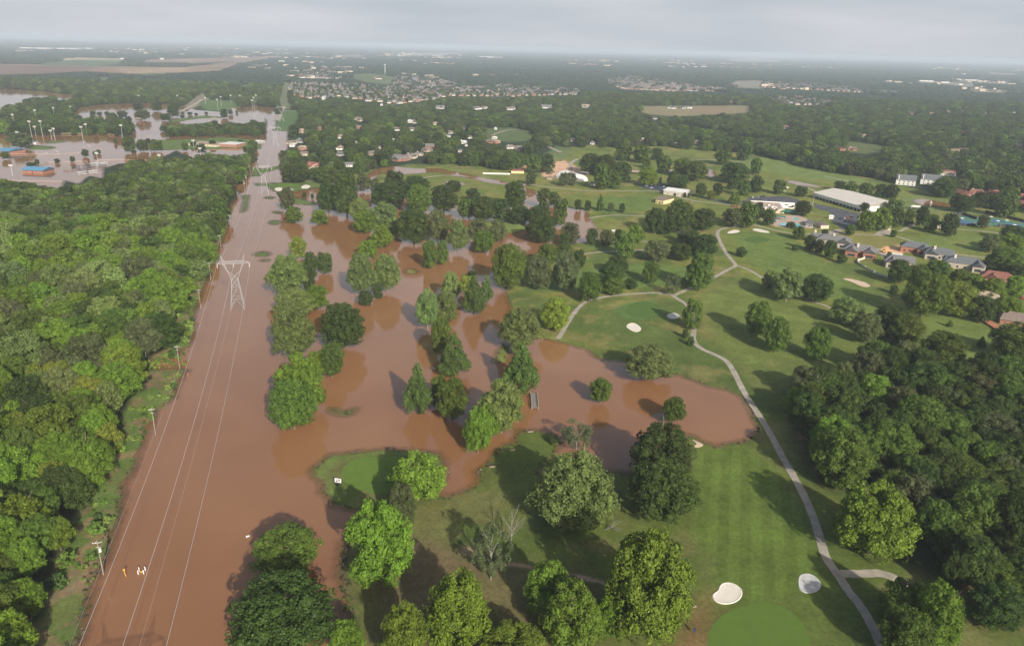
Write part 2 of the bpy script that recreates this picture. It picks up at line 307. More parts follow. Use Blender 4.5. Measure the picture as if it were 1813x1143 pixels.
fair([(1290,410),(1400,415),(1480,480),(1560,530),(1600,580),(1500,540),(1400,500),(1330,470)], RAD(35), 10, (.088,.135,.034), k=.07)
fair([(1640,545),(1760,560),(1800,620),(1740,650),(1640,600)], RAD(50), 10, (.095,.140,.036), k=.05)
fair([(1050,350),(1160,345),(1150,372),(1060,378)], None, 9, (.085,.135,.035)); fair([(1000,480),(1150,465),(1260,480),(1200,505),(1050,515),(910,520)], None, 9, (.08,.13,.035))
fair([(1600,425),(1680,410),(1760,425),(1740,450),(1660,440)], None, 9, (.10,.145,.038)); fair([(1120,290),(1160,290),(1200,310),(1160,312)], None, 9, (.10,.15,.04))
fair([(1260,290),(1390,275),(1480,300),(1560,330),(1440,318),(1330,300)], None, 9, (.105,.155,.045)); fair([(1590,345),(1700,352),(1740,380),(1600,372)], None, 9, (.105,.145,.045))
paint([(620,960),(735,955),(830,980),(1000,1000),(1080,1040),(1060,1143),(1040,1300),(640,1300),(628,1100),(612,1020)], (.15,.125,.055), 14, wob=5, amt=.8)
paint([(690,1000),(760,965),(850,1010),(800,1100),(700,1090)], (.17,.12,.07), 10, wob=4, amt=.6)
paint([(1210,1080),(1260,1050),(1265,1110),(1250,1200),(1180,1200)], (.20,.125,.055), 12, wob=3, amt=.8)
paint([(725,965),(745,962),(735,985),(722,978)], (.42,.27,.17), 3, wob=2); paint([(815,965),(850,975),(845,985),(815,975)], (.36,.25,.16), 3, wob=2)
for q in ([(900,996),(959,1004),(1028,1019),(1074,1032),(1072,1037),(1028,1025),(958,1009),(900,1001)],): paint(q, (.42,.28,.19), 1.5, wob=1)
paint([(1395,430),(1500,400),(1590,425),(1600,440),(1530,440),(1480,430)], (.15,.15,.05), 8, wob=4, amt=.8)
paint([(1555,445),(1570,436),(1600,436),(1600,452),(1570,455)], (.50,.32,.19), 3, wob=2)
paint([(950,292),(1000,285),(1030,300),(1040,318),(960,314)], (.45,.31,.22), 5, wob=2, amt=.8); paint([(870,292),(945,290),(950,300),(900,300)], (.38,.24,.15), 4, wob=2, amt=.7)
paint([(1120,535),(1160,530),(1165,560),(1120,570),(1085,552),(1095,540)], (.070,.130,.038), 2)
paint(ell(1090,538,14,6), (.17,.17,.06), 6, amt=.6); paint(ell(1180,578,12,8), (.16,.16,.055), 6, amt=.6)
for (x, y, rx, ry) in ((1255,1000,18,25),(1270,690,20,12),(1210,690,15,6),(1700,430,25,4),(1375,645,20,6),(1440,600,18,8),(1275,498,12,4),(1550,600,25,8)): paint(ell(x, y, rx, ry), (.14,.155,.052), 7, amt=.6, wob=2)
paint([(558,830),(590,806),(680,798),(742,799),(782,815),(778,826),(740,806),(680,805),(600,815),(575,840),(585,862),(600,885),(580,870)], (.14,.185,.05), 4)
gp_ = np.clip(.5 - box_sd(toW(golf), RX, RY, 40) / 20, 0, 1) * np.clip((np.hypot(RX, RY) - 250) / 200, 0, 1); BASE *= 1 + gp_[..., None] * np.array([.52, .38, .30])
BASE *= (0.86 + .28 * fbm(RX, RY, 6, 8))[..., None]; BASE *= (0.9 + .2 * vnoise(RX, RY, 1.7, 4))[..., None]
farm = np.clip((np.hypot(RX, RY) - 2500) / 2500, 0, 1)[..., None]; BASE *= 1 + farm * (fbm(RX, RY, 400, 13)[..., None] - .5) * .9

idx = (np.arange(nR)[:, None] * nA + np.arange(nA)[None, :]); nx = np.roll(idx, -1, axis=1)
order = np.argsort(np.mod(AZ, 2 * pi)); idx = idx[:, order]; nx = np.roll(idx, -1, axis=1)
quads = np.stack([idx[:-1], idx[1:], nx[1:], nx[:-1]], -1).reshape(-1, 4)
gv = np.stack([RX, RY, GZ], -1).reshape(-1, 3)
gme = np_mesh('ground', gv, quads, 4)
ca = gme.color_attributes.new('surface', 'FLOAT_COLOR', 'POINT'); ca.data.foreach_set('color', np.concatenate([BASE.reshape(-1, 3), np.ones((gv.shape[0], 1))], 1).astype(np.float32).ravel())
gm = bpy.data.materials.new('grass_ground'); gm.use_nodes = True; t = gm.node_tree; b = t.nodes['Principled BSDF']; b.inputs['Roughness'].default_value = .95; b.inputs['Specular IOR Level'].default_value = .1
at = N(t, 'ShaderNodeAttribute'); at.attribute_name = 'surface'; tc = N(t, 'ShaderNodeTexCoord'); n1 = N(t, 'ShaderNodeTexNoise'); n1.inputs['Scale'].default_value = .9; n1.inputs['Detail'].default_value = 8
n2 = N(t, 'ShaderNodeTexNoise'); n2.inputs['Scale'].default_value = .06; n2.inputs['Detail'].default_value = 6
r = N(t, 'ShaderNodeMapRange'); r.inputs['From Min'].default_value = .3; r.inputs['From Max'].default_value = .7; r.inputs['To Min'].default_value = .8; r.inputs['To Max'].default_value = 1.2
r2 = N(t, 'ShaderNodeMapRange'); r2.inputs['From Min'].default_value = .3; r2.inputs['From Max'].default_value = .7; r2.inputs['To Min'].default_value = .85; r2.inputs['To Max'].default_value = 1.15
m_ = N(t, 'ShaderNodeMath', operation='MULTIPLY'); vs = N(t, 'ShaderNodeVectorMath', operation='SCALE')
t.links.new(tc.outputs['Object'], n1.inputs['Vector']); t.links.new(tc.outputs['Object'], n2.inputs['Vector']); t.links.new(n1.outputs['Fac'], r.inputs['Value']); t.links.new(n2.outputs['Fac'], r2.inputs['Value'])
t.links.new(r.outputs[0], m_.inputs[0]); t.links.new(r2.outputs[0], m_.inputs[1]); t.links.new(m_.outputs[0], vs.inputs['Scale']); t.links.new(at.outputs['Color'], vs.inputs[0]); t.links.new(vs.outputs[0], b.inputs['Base Color'])
gme.materials.append(gm); go = bpy.data.objects.new('ground', gme); link(go); tag(go, kind='structure')
# flood water
wm = bpy.data.materials.new('muddy_water'); wm.use_nodes = True; t = wm.node_tree; b = t.nodes['Principled BSDF']
b.inputs['Roughness'].default_value = .06; b.inputs['IOR'].default_value = 1.52; b.inputs['Specular IOR Level'].default_value = .5
at = N(t, 'ShaderNodeAttribute'); at.attribute_name = 'depth'; tc = N(t, 'ShaderNodeTexCoord')
n1 = N(t, 'ShaderNodeTexNoise'); n1.inputs['Scale'].default_value = .012; n1.inputs['Detail'].default_value = 5; n1.inputs['Distortion'].default_value = 1.2
cr = N(t, 'ShaderNodeValToRGB'); cr.color_ramp.elements[0].position = .3; cr.color_ramp.elements[1].position = .72
cr.color_ramp.elements[0].color = (.254,.118,.052,1); cr.color_ramp.elements[1].color = (.298,.147,.067,1)
n2 = N(t, 'ShaderNodeTexNoise'); n2.inputs['Scale'].default_value = .7; n2.inputs['Detail'].default_value = 3
bp = N(t, 'ShaderNodeBump'); bp.inputs['Strength'].default_value = .05; bp.inputs['Distance'].default_value = .2
trn = N(t, 'ShaderNodeBsdfTransparent'); mi = N(t, 'ShaderNodeMixShader'); o = t.nodes['Material Output']
ad = N(t, 'ShaderNodeMapRange'); ad.inputs['From Min'].default_value = 0; ad.inputs['From Max'].default_value = .30; ad.inputs['To Min'].default_value = .25; ad.inputs['To Max'].default_value = 1
t.links.new(tc.outputs['Object'], n1.inputs['Vector']); t.links.new(tc.outputs['Object'], n2.inputs['Vector']); t.links.new(n1.outputs['Fac'], cr.inputs[0]); t.links.new(cr.outputs[0], b.inputs['Base Color'])
mp2 = N(t, 'ShaderNodeMapping'); mp2.inputs['Rotation'].default_value = (0, 0, .42); mp2.inputs['Scale'].default_value = (.05, .006, 1); n3 = N(t, 'ShaderNodeTexNoise'); n3.inputs['Scale'].default_value = 1; n3.inputs['Detail'].default_value = 6; rr_ = N(t, 'ShaderNodeMapRange'); rr_.inputs['From Min'].default_value = .35; rr_.inputs['From Max'].default_value = .65; rr_.inputs['To Min'].default_value = .04; rr_.inputs['To Max'].default_value = .10
t.links.new(tc.outputs['Object'], mp2.inputs[0]); t.links.new(mp2.outputs[0], n3.inputs['Vector']); t.links.new(n3.outputs['Fac'], rr_.inputs['Value']); t.links.new(rr_.outputs[0], b.inputs['Roughness'])
t.links.new(n2.outputs['Fac'], bp.inputs['Height']); t.links.new(bp.outputs[0], b.inputs['Normal']); t.links.new(at.outputs['Fac'], ad.inputs['Value']); t.links.new(ad.outputs[0], mi.inputs[0])
t.links.new(trn.outputs[0], mi.inputs[1]); t.links.new(b.outputs[0], mi.inputs[2]); t.links.new(mi.outputs[0], o.inputs[0])
fl = GZ.reshape(-1); keep = (fl[quads] < 0.02).any(1) & (np.abs(gv[quads][:, :, 1]).max(1) < 6000) & (gv[quads][:, :, 1].min(1) > 60)
wq = quads[keep]; uq, inv = np.unique(wq.ravel(), return_inverse=True); wv = gv[uq].copy(); wv[:, 2] = 0
wme = np_mesh('floodwater', wv, inv.reshape(-1, 4), 4); wa = wme.attributes.new('depth', 'FLOAT', 'POINT'); wa.data.foreach_set('value', (-fl[uq]).astype(np.float32))
wme.materials.append(wm); wo = bpy.data.objects.new('water', wme); link(wo); tag(wo, kind='structure')
# ------------------------------------------------------------ haze: one closed box of even pale air
hb = MB().box(-21000, -2500, -3, 21000, 41000, 158); hm = bpy.data.materials.new('haze_air'); hm.use_nodes = True; t = hm.node_tree; t.nodes.clear()
o = N(t, 'ShaderNodeOutputMaterial'); pv = N(t, 'ShaderNodeVolumePrincipled'); pv.inputs['Color'].default_value = (.77,.875,1,1); pv.inputs['Density'].default_value = HAZE_DENSITY; pv.inputs['Anisotropy'].default_value = 0.0
t.links.new(pv.outputs[0], o.inputs['Volume']); hz = hb.build('haze', hm); tag(hz, kind='stuff')
# ------------------------------------------------------------ flat sheets: paths, greens, bunkers, lots
def sheet(name, pts, m, z=.31, th=None, world=False, kind='structure', label=None, smooth=0):
    P = [tuple(p) for p in pts] if world else [G(*p) for p in pts]
    for _ in range(smooth):
        Q = []
        for i in range(len(P)):
            a, b = P[i], P[(i + 1) % len(P)]; Q += [(a[0]*.75+b[0]*.25, a[1]*.75+b[1]*.25), (a[0]*.25+b[0]*.75, a[1]*.25+b[1]*.75)]
        P = Q
    a = sum(P[i][0]*P[(i+1)%len(P)][1]-P[(i+1)%len(P)][0]*P[i][1] for i in range(len(P)))
    if a < 0: P = P[::-1]
    b = MB()
    if th: b.prism(P, z - th, z)
    else: b.quad(*[(p[0], p[1], z) for p in P])
    o = b.build(name, m); tag(o, label, kind=kind); return o
def smooth_line(P, n=2):
    for _ in range(n):
        Q = [P[0]]
        for a, b in zip(P, P[1:]): Q += [(a[0]*.75+b[0]*.25, a[1]*.75+b[1]*.25), (a[0]*.25+b[0]*.75, a[1]*.25+b[1]*.75)]
        P = Q + [P[-1]]
    return P
_pz = [0.315]
def path(name, pts, w, m, world=False):
    P = smooth_line(pts if world else [G(*p) for p in pts]); b = MB(); z = _pz[0]; _pz[0] += .004; L = []; R = []
    for i, p in enumerate(P):
        q = P[min(i + 1, len(P) - 1)]; o = P[max(i - 1, 0)]; d = (q[0]-o[0], q[1]-o[1]); l = sqrt(d[0]**2 + d[1]**2) + 1e-9; nx_, ny_ = -d[1]/l*w/2, d[0]/l*w/2
        jit = 1 + .06 * sin(i * 2.1); L.append((p[0]+nx_*jit, p[1]+ny_*jit, z)); R.append((p[0]-nx_*jit, p[1]-ny_*jit, z))
    n = len(P); b.v = L + R; b.f = [(i, n + i, n + i + 1, i + 1) for i in range(n - 1)]
    o = b.build(name, m); tag(o, kind='structure'); return o
CP = M['concrete']
path('cart_path', [(1575,1180),(1560,1143),(1545,1110),(1525,1075),(1500,1045),(1485,1020),(1462,990),(1452,955),(1440,915),(1415,860),(1385,810),(1365,770),(1340,730),(1318,697),(1300,660),(1288,640),(1270,630),(1238,617),(1226,602),(1229,585),(1230,565),(1224,548),(1213,537),(1200,530),(1190,523)], 2.9, CP)
path('cart_path', [(1192,523),(1162,518.6),(1128,520),(1083.7,524),(1047,530),(1031,538),(1015,556),(1002,577),(988,601)], 2.7, CP)
path('cart_path', [(1192,524),(1215,514),(1241,501),(1267,490.5),(1293.6,475),(1305,471),(1293.6,459),(1280.5,440.7),(1271,419.7),(1270,410.5),(1278,405),(1307,400),(1330,397),(1350,402.6),(1389,412),(1418,415),(1468,413),(1513,414.5),(1544,417.6),(1573,414.5),(1594,421),(1633,433),(1665,443),(1691,451),(1744,456.5)], 3.0, CP)
path('cart_path', [(1305,471),(1325,477),(1349,492),(1376,507.6),(1415.6,524.7),(1442,535),(1473,545.7),(1520,573),(1560,595),(1605,618),(1643.7,633),(1679,647),(1723,667.7),(1770,688),(1840,712)], 2.4, CP)
path('cart_path', [(1490,1016),(1529,1016.7),(1555,1014),(1580,1022),(1622,1040)], 3.6, CP)
path('cart_path', [(1034,450),(1070.6,446),(1110,445),(1140,443)], 2.6, CP); path('cart_path', [(1063,428),(1100,428),(1149,428)], 2.4, CP)
path('cart_path', [(1041.7,387),(1065,383),(1089,381),(1144,383)], 2.6, CP)
path('cart_path', [(940,327),(944.6,328),(989,334),(1047,339),(1136,338),(1178,340),(1215,354),(1254,359.4),(1293,363)], 3.4, CP)
path('cart_path', [(505,323),(526,319.8),(560,320.5),(586,324.5)], 3, CP)
path('cart_path', [(748,316),(775,311),(800,311),(832,314)], 3.4, CP)
path('cart_path', [(1692,406),(1740,410),(1775,414)], 2.6, CP); path('cart_path', [(1593,410),(1610,402),(1620,398),(1612,393)], 3.6, CP)
path('cart_path', [(1400,324),(1435,335),(1450,342)], 3, CP); path('cart_path', [(1460,313),(1490,318),(1520,326)], 3, CP); path('cart_path', [(1215,285),(1260,282),(1320,288)], 3, CP)
path('cart_path', [(1010,301),(1012,296),(1008,290),(1022,282)], 5, CP)
path('road', [(1207,227),(1250,236),(1310,248),(1370,257),(1440,268)], 9, M['concrete']); path('road', [(1180,224),(1207,227)], 9, M['concrete'])
path('road', [(489,214),(496,197),(500,190)], 14, M['concrete']); path('road', [(478,197),(531,196)], 8, M['concrete'])
path('road', [(563,246),(565,262),(567,276),(572,290)], 9, M['asphalt']); path('road', [(320,198),(345,185),(358,176)], 9, M['concrete'])
path('road', [(870,240),(900,229),(935,230)], 5, M['concrete']); path('road', [(957,254),(975,262),(993,270)], 6, M['concrete'])
path('road', [(1240,350),(1275,357),(1290,362),(1310,358),(1345,352)], 7, M['asphalt'])
path('road', [(1470,285),(1500,292),(1540,300),(1600,308)], 7, M['concrete']); path('road', [(1660,268),(1730,272),(1813,285)], 6, M['concrete'])
A = lambda s, o: (lambda pts: ZP(o, s, pts))
z1340 = A(7.554, (1340, 310)); z3 = A(3.9, (900, 850)); z4 = A(3.9, (1350, 850)); a7 = A(3.811, (900, 320)); a8 = A(3.811, (1350, 320)); a6 = A(3.811, (450, 320)); r33 = A(3.941, (900, 600))
sheet('parking_lot', z1340([(-120,290),(0,300),(350,280),(560,330),(600,370),(530,400),(0,345),(-120,330)]), M['asphalt'], .36)
sheet('parking_lot', z1340([(740,380),(1000,430),(1370,520),(1340,640),(1280,700),(1150,735),(1000,620),(950,560),(1000,510),(800,450)]), M['asphalt'], .36)
sheet('parking_lot', [(1128,324),(1180,326),(1190,336),(1175,340),(1140,334)], M['asphalt'], .36); sheet('parking_lot', z1340([(880,60),(0,0),(0,1)]), M['asphalt'], .2)
bpy.data.objects.remove(bpy.data.objects['parking_lot.003'])
sheet('plaza', z1340([(950,760),(1060,730),(1150,740),(1080,790),(960,800)]), CP, .37); sheet('plaza', z1340([(1560,800),(1680,720),(1800,740),(1780,800),(1640,820)]), CP, .375)
sheet('putting_green', [(1252,1143),(1255,1115),(1275,1090),(1310,1075),(1350,1066),(1390,1075),(1415,1095),(1430,1120),(1436,1143),(1430,1190),(1270,1190)], colmat('green_turf', (.100,.165,.030), rough=.95, var=.06, scale=.3, spec=.1), .33, smooth=2)
sheet('putting_green', ell(1139,549.6,32,15), colmat('green_turf_b', (.088,.150,.036), rough=.95, var=.1, scale=.2, spec=.1), .33)
sheet('putting_green', [(603,838),(612,822),(635,811),(670,808),(720,808),(742,830),(735,862),(690,878),(640,870),(610,855)], colmat('green_turf_c', (.115,.185,.034), rough=.95, var=.08, scale=.3, spec=.1), .33, smooth=2)
sheet('putting_green', ell(509,328.5,22,3.6), M['green_turf_c'], .33); sheet('putting_green', ell(1340,425,22,6), M['green_turf_b'], .33)
SANDS = [(z3([(1480,710),(1530,706),(1580,725),(1615,760),(1615,800),(1590,835),(1540,858),(1480,862),(1430,845),(1405,810),(1410,790),(1450,765),(1455,735)]), 'sand', 'large white kidney-shaped sand bunker above the bottom putting green'),
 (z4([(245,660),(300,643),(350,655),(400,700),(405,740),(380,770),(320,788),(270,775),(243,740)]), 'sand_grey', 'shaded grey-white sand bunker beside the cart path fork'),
 (a7([(790,985),(815,962),(850,960),(890,985),(898,1005),(880,1022),(850,1022),(815,1005)]), 'sand', 'bright white oval bunker below the round green on the dry land'),
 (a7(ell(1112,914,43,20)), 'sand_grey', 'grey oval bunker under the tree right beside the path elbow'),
 (a7([(1475,350),(1520,332),(1560,335),(1562,348),(1510,357),(1480,357)]), 'sand', 'small white bunker just inside the curved cart path bend'),
 (a7([(1640,327),(1680,323),(1753,342),(1770,353),(1720,352),(1660,340)]), 'sand', 'long white bunker between the cart path and the pool'),
 (a8([(540,658),(600,665),(660,680),(700,690),(735,715),(690,720),(650,708),(590,680),(550,668)]), 'sand_pink', 'long narrow pinkish sand bunker on the fairway below the stone houses'),
 (a6([(135,60),(150,48),(180,47),(197,56),(190,70),(150,72)]), 'sand', 'white bunker on the near edge of the green beside the far tower'),
 (a6([(222,58),(255,55),(268,64),(245,69)]), 'sand', 'thin white bunker behind the lone tree on the tower green'),
 (a6([(315,45),(335,30),(365,30),(385,40),(360,56),(320,54)]), 'sand', 'butterfly-shaped cream bunker at the centre of the tower green'),
 (a7(ell(710,338,20,7)), 'sand', 'small white bunker behind two trees north of the flooded bay'), (a7(ell(870,388,22,9)), 'sand', 'small white bunker at the foot of a light green tree'),
 (r33([(1275,700),(1320,722),(1370,742),(1330,760),(1290,755),(1318,742),(1300,722)]), 'sand_pink', 'half flooded crescent bunker at the end of the brown bay'),
 ([(1378,330),(1398,331),(1396,334),(1380,333)], 'sand', 'pale bunker left of the dark round tree behind the parking lot'), ([(1381,337),(1391,337),(1390,340),(1381,340)], 'sand', 'tiny pale bunker by the entry of the parking lot')]
for pts, mm, lb in SANDS:
    P = [G(*p) for p in pts]; cx_ = sum(p[0] for p in P)/len(P); cy_ = sum(p[1] for p in P)/len(P)
    for _ in range(2):
        Q = []
        for i in range(len(P)):
            a, b_ = P[i], P[(i+1)%len(P)]; Q += [(a[0]*.75+b_[0]*.25, a[1]*.75+b_[1]*.25), (a[0]*.25+b_[0]*.75, a[1]*.25+b_[1]*.75)]
        P = Q
    b = MB(); n = len(P); rings = [(1, .40), (.95, .56), (.84, .47), (.5, .43)]
    for s_, zz in rings: b.v += [(cx_ + (p[0]-cx_)*s_, cy_ + (p[1]-cy_)*s_, zz - .1) for p in P]
    for k in range(3):
        for i in range(n): j = (i+1)%n; b.f.append((k*n+i, k*n+j, (k+1)*n+j, (k+1)*n+i))
    b.f.append(tuple(3*n+i for i in range(n))); o = b.build('sand_bunker', M[mm]); tag(o, lb, 'sand bunker', 'sand bunkers of the golf course', 'structure')
# ------------------------------------------------------------ tree prototypes (unit crown: 1 wide, 1 high, base at z = 0)
def ico(sub):
    import bmesh
    bm = bmesh.new(); bmesh.ops.create_icosphere(bm, subdivisions=sub, radius=1); v = np.array([x.co[:] for x in bm.verts]); f = np.array([[q.index for q in p.verts] for p in bm.faces]); bm.free(); return v, f
ICO1, ICO2 = ico(1), ico(2)
def env(shape, t):
    if shape == 'round': return .5 * sqrt(max(0, 1 - (2 * max(t, .0) - .92) ** 2 / 1.17))**.9 if t < .98 else .1
    if shape == 'broad': return .5 * min(1, (t / .22) ** .5) * sqrt(max(0, 1 - max(0, (t - .3) / .72) ** 2))
    if shape == 'cone': return .5 * min(1, (t / .12) ** .6 * 1.0) * max(.04, (1 - (max(t - .2, 0) / .85) ** 1.25))
    if shape == 'oval': return .5 * sqrt(max(0, 1 - (2 * t - 1) ** 2)) ** .7
    return .5
def crown(name, shape, seed, nl, lr, leaves, ls, core=.60, gap=0.0, sub=1):
    g = np.random.RandomState(seed); Cn = []; Rr = []
    tries = 0
    while len(Cn) < nl and tries < 6000:
        tries += 1; t = g.uniform(.04, .97); e = env(shape, t)
        if g.uniform() > (e / .5 + .15): continue
        r = lr * g.uniform(.6, 1.35) * (.75 if t > .85 else 1); rad = max(0, e - r * .75) * (g.uniform(.76, 1.16) if g.uniform() < .85 else g.uniform(.3, .8)); a = g.uniform(0, 2 * pi)
        c = np.array([rad * cos(a), rad * sin(a), min(max(t, r * .7), 1 - r * .8)])
        if any(np.linalg.norm(c - q) < .62 * (r + s) * .8 for q, s in zip(Cn, Rr)): continue
        Cn.append(c); Rr.append(r)
    Cn = np.array(Cn); Rr = np.array(Rr); V_, F_, T_ = [], [], []; nv = 0
    tone_l = g.uniform(.84, 1.16, len(Cn))
    # quads = leaf sprays on the lobes
    NS = 22; sd = g.normal(size=(len(Cn), NS, 3)); sd[..., 2] += .3; sd /= np.linalg.norm(sd, axis=2)[..., None]
    SC = Cn[:, None, :] + sd * (Rr[:, None, None] * g.uniform(.72, 1.0, (len(Cn), NS, 1))); SR = Rr[:, None] * g.uniform(.24, .44, (len(Cn), NS)); ST = g.uniform(.82, 1.18, (len(Cn), NS))
    w = Rr ** 2 / (Rr ** 2).sum(); m_ = int(leaves * 2.6); li = g.choice(len(Cn), size=m_, p=w); si = g.randint(0, NS, m_)
    d = g.normal(size=(m_, 3)); d += sd[li, si] * 1.1; d[:, 2] += .35; d /= np.linalg.norm(d, axis=1)[:, None]
    P = SC[li, si] + d * (SR[li, si] * np.where(g.uniform(size=m_) < .16, g.uniform(1.1, 1.6, m_), g.uniform(.75, 1.12, m_)))[:, None]
    fl_ = g.uniform(size=m_) < .34; P[fl_] = (Cn[li] + d * (Rr[li] * g.uniform(.85, 1.02, m_))[:, None])[fl_]
    inside = np.zeros(len(P), bool)
    for c, r in zip(Cn, Rr): inside |= (np.linalg.norm(P - c, axis=1) < r * .84)
    k = ~inside & (P[:, 2] > -.01); P, d, tl_ = P[k][:leaves], d[k][:leaves], (tone_l[li] * ST[li, si])[k][:leaves]; n = len(P)
    nrm = d + g.normal(size=(n, 3)) * .55; nrm /= np.linalg.norm(nrm, axis=1)[:, None]
    u = np.cross(nrm, g.normal(size=(n, 3))); u /= np.linalg.norm(u, axis=1)[:, None]; v = np.cross(nrm, u)
    s = ls * g.uniform(.55, 1.3, n)[:, None]; asp = g.uniform(.6, 1.0, n)[:, None]; cup = nrm * s * .35
    q = np.stack([P - u * s - v * s * asp * .4, P + u * s * .3 - v * s * asp - cup, P + u * s + v * s * asp * .3, P - u * s * .2 + v * s * asp - cup], 1).reshape(-1, 3)
    tone = np.repeat(tl_ * g.uniform(.72, 1.28, n), 4); fq = np.arange(n * 4).reshape(-1, 4)
    tri = np.concatenate([fq[:, [0, 1, 2]], fq[:, [0, 2, 3]]])
    V_.append(q); F_.append(tri); T_.append(tone); nv = len(q)
    if core:
        iv, if_ = ICO2 if sub == 2 else ICO1
        for c, r, tl in zip(Cn, Rr, tone_l):
            jit = 1 + g.uniform(-.12, .12, len(iv))[:, None]; V_.append(c + iv * jit * r * core); F_.append(if_ + nv); T_.append(np.full(len(iv), tl * .95)); nv += len(iv)
    me = np_mesh(name, np.concatenate(V_), np.concatenate(F_), 3); a = me.attributes.new('tone', 'FLOAT', 'POINT'); a.data.foreach_set('value', np.concatenate(T_).astype(np.float32))
    me.materials.append(LEAF); return me
CR = {}
for lod, nlv, nlb, ls, sb in (('hi', 26000, 1.35, .0125, 1), ('mid', 6500, 1.0, .021, 1), ('lo', 1500, .7, .042, 1)):
    CR[lod] = {'round': [crown('crown_round', 'round', 1 + i, int(46 * nlb), .135 if lod != 'lo' else .17, nlv, ls, sub=sb) for i in range(5)],
      'broad': [crown('crown_broad', 'broad', 11 + i, int(50 * nlb), .125 if lod != 'lo' else .16, nlv, ls, sub=sb) for i in range(3)],
      'cone': [crown('crown_cone', 'cone', 21 + i, int(44 * nlb), .105 if lod != 'lo' else .14, int(nlv * .8), ls, sub=sb) for i in range(3)],
      'oval': [crown('crown_oval', 'oval', 31 + i, int(40 * nlb), .14 if lod != 'lo' else .17, nlv, ls, sub=sb) for i in range(2)],
      'sparse': [crown('crown_open', 'round', 41 + i, int(34 * nlb), .095, int(nlv * .45), ls, core=0 if lod == 'hi' else .35, sub=1) for i in range(2)]}
def trunk_mesh(seed, limbs=6, pale=False, tr=.028, dead=False):
    g = random.Random(seed); b = MB()
    lean = (g.uniform(-.04, .04), g.uniform(-.04, .04)); p = [(0, 0, -.08), (0, 0, .02), (lean[0]*.4, lean[1]*.4, .22), (lean[0], lean[1], .45), (lean[0]*1.3, lean[1]*1.3, .72)]
    rr = [tr * 1.7, tr * 1.25, tr, tr * .75, tr * .3]
    for i in range(4): b.tube(p[i], p[i+1], rr[i], rr[i+1], 8)
    def limb(a, ang, up, l, r, lev):
        e = (a[0] + cos(ang) * l, a[1] + sin(ang) * l, a[2] + up * l); mid = tuple((a[i] + e[i]) / 2 + g.uniform(-.12, .12) * l for i in range(3))
        b.tube(a, mid, r, r * .75, 5); b.tube(mid, e, r * .75, r * .4, 5)
        if lev > 0:
            for q in range(3 if dead else 2): limb(mid if q == 0 else e, ang + g.uniform(-.9, .9), up * g.uniform(.5, 1.4), l * g.uniform(.5, .75), r * .45, lev - 1)
    for i in range(limbs):
        t = .2 + .45 * i / limbs; s = (p[2] if t < .33 else p[3]); limb((s[0], s[1], t + .05), 2.4 * i + g.uniform(-.4, .4), g.uniform(.7, 1.5), .2, tr * .55, 3 if dead else 1)
    return b.mesh('trunk', M['bark_pale'] if pale or dead else M['bark'])
TRK = [trunk_mesh(i) for i in range(4)]; TRKP = [trunk_mesh(10 + i, 8, True, .02) for i in range(2)]; TRKD = trunk_mesh(33, 9, True, .022, True)
TYPES = {  # shape, (r,g,b), clear trunk share, description
 'D': ('round', (.056,.090,.017), .10, 'dark dense round tree'), 'R': ('round', (.095,.150,.023), .12, 'mid green rounded tree'),
 'G': ('broad', (.142,.225,.023), .08, 'bright green full tree'), 'L': ('broad', (.160,.218,.060), .14, 'pale grey-green broad tree'),
 'S': ('oval', (.105,.128,.045), .12, 'thin olive-toned tree'), 'C': ('cone', (.098,.152,.033), .05, 'tall conical green tree'),
 'Y': ('round', (.19,.235,.030), .10, 'yellow-green tree'), 'P': ('sparse', (.12,.15,.062), .2, 'open airy tree with visible limbs'),
 'B': ('round', (.062,.100,.024), .04, 'small low bushy tree')}
def T(o, s, rows): return [(o[0]+r[0]/s, o[1]+r[1]/s, o[0]+r[2]/s, o[1]+r[3]/s, r[4]) for r in rows]
HT = []
HT += T((450,320), 3.811, [(160,55,275,180,'S'),(425,20,570,200,'D'),(535,-30,705,215,'D'),(205,180,322,275,'G'),(385,195,500,285,'G'),(325,78,352,112,'B'),(382,88,404,118,'B'),(640,125,780,250,'L'),(780,150,970,300,'L'),(670,210,820,340,'G'),(790,300,930,440,'G'),(700,400,830,510,'G'),(890,245,985,345,'L'),(800,20,1010,170,'D'),(1030,35,1190,205,'R'),(1190,40,1365,200,'D'),(780,-10,850,60,'S'),(1290,10,1400,60,'D'),(1370,125,1490,240,'R'),(1480,110,1620,265,'D'),(1590,130,1720,265,'D'),(1430,55,1520,130,'D'),(1690,10,1830,170,'D'),(970,200,1180,400,'D'),(1170,205,1310,395,'S'),(1305,270,1445,455,'L'),(1450,265,1580,380,'S'),(1475,340,1625,470,'R'),(1590,270,1710,390,'S'),(240,385,355,510,'Y'),(95,505,350,745,'L'),(330,490,430,640,'D'),(415,485,525,610,'D'),(330,600,415,740,'D'),(350,705,500,850,'G'),(135,735,400,900,'L'),(115,845,395,1165,'L'),(455,840,735,1110,'D'),(630,500,800,740,'L'),(800,505,985,720,'L'),(795,690,875,785,'B'),(700,745,800,835,'B'),(1130,410,1240,570,'R'),(1230,410,1310,550,'R'),(1265,620,1390,780,'L'),(1380,640,1480,740,'Y'),(1405,640,1560,880,'C'),(1520,600,1615,840,'C'),(1430,610,1500,660,'D'),(1095,740,1240,970,'L'),(1225,740,1365,940,'L'),(1605,440,1829,705,'R'),(690,-40,790,60,'S'),(880,-60,1010,60,'D'),(1010,-20,1180,70,'D')])
HT += [(763,566,800,625,'R'),(776,590,831,661,'C'),(887,547,957,612,'L'),(905,600,930,625,'L'),(892,605,957,690,'C')]
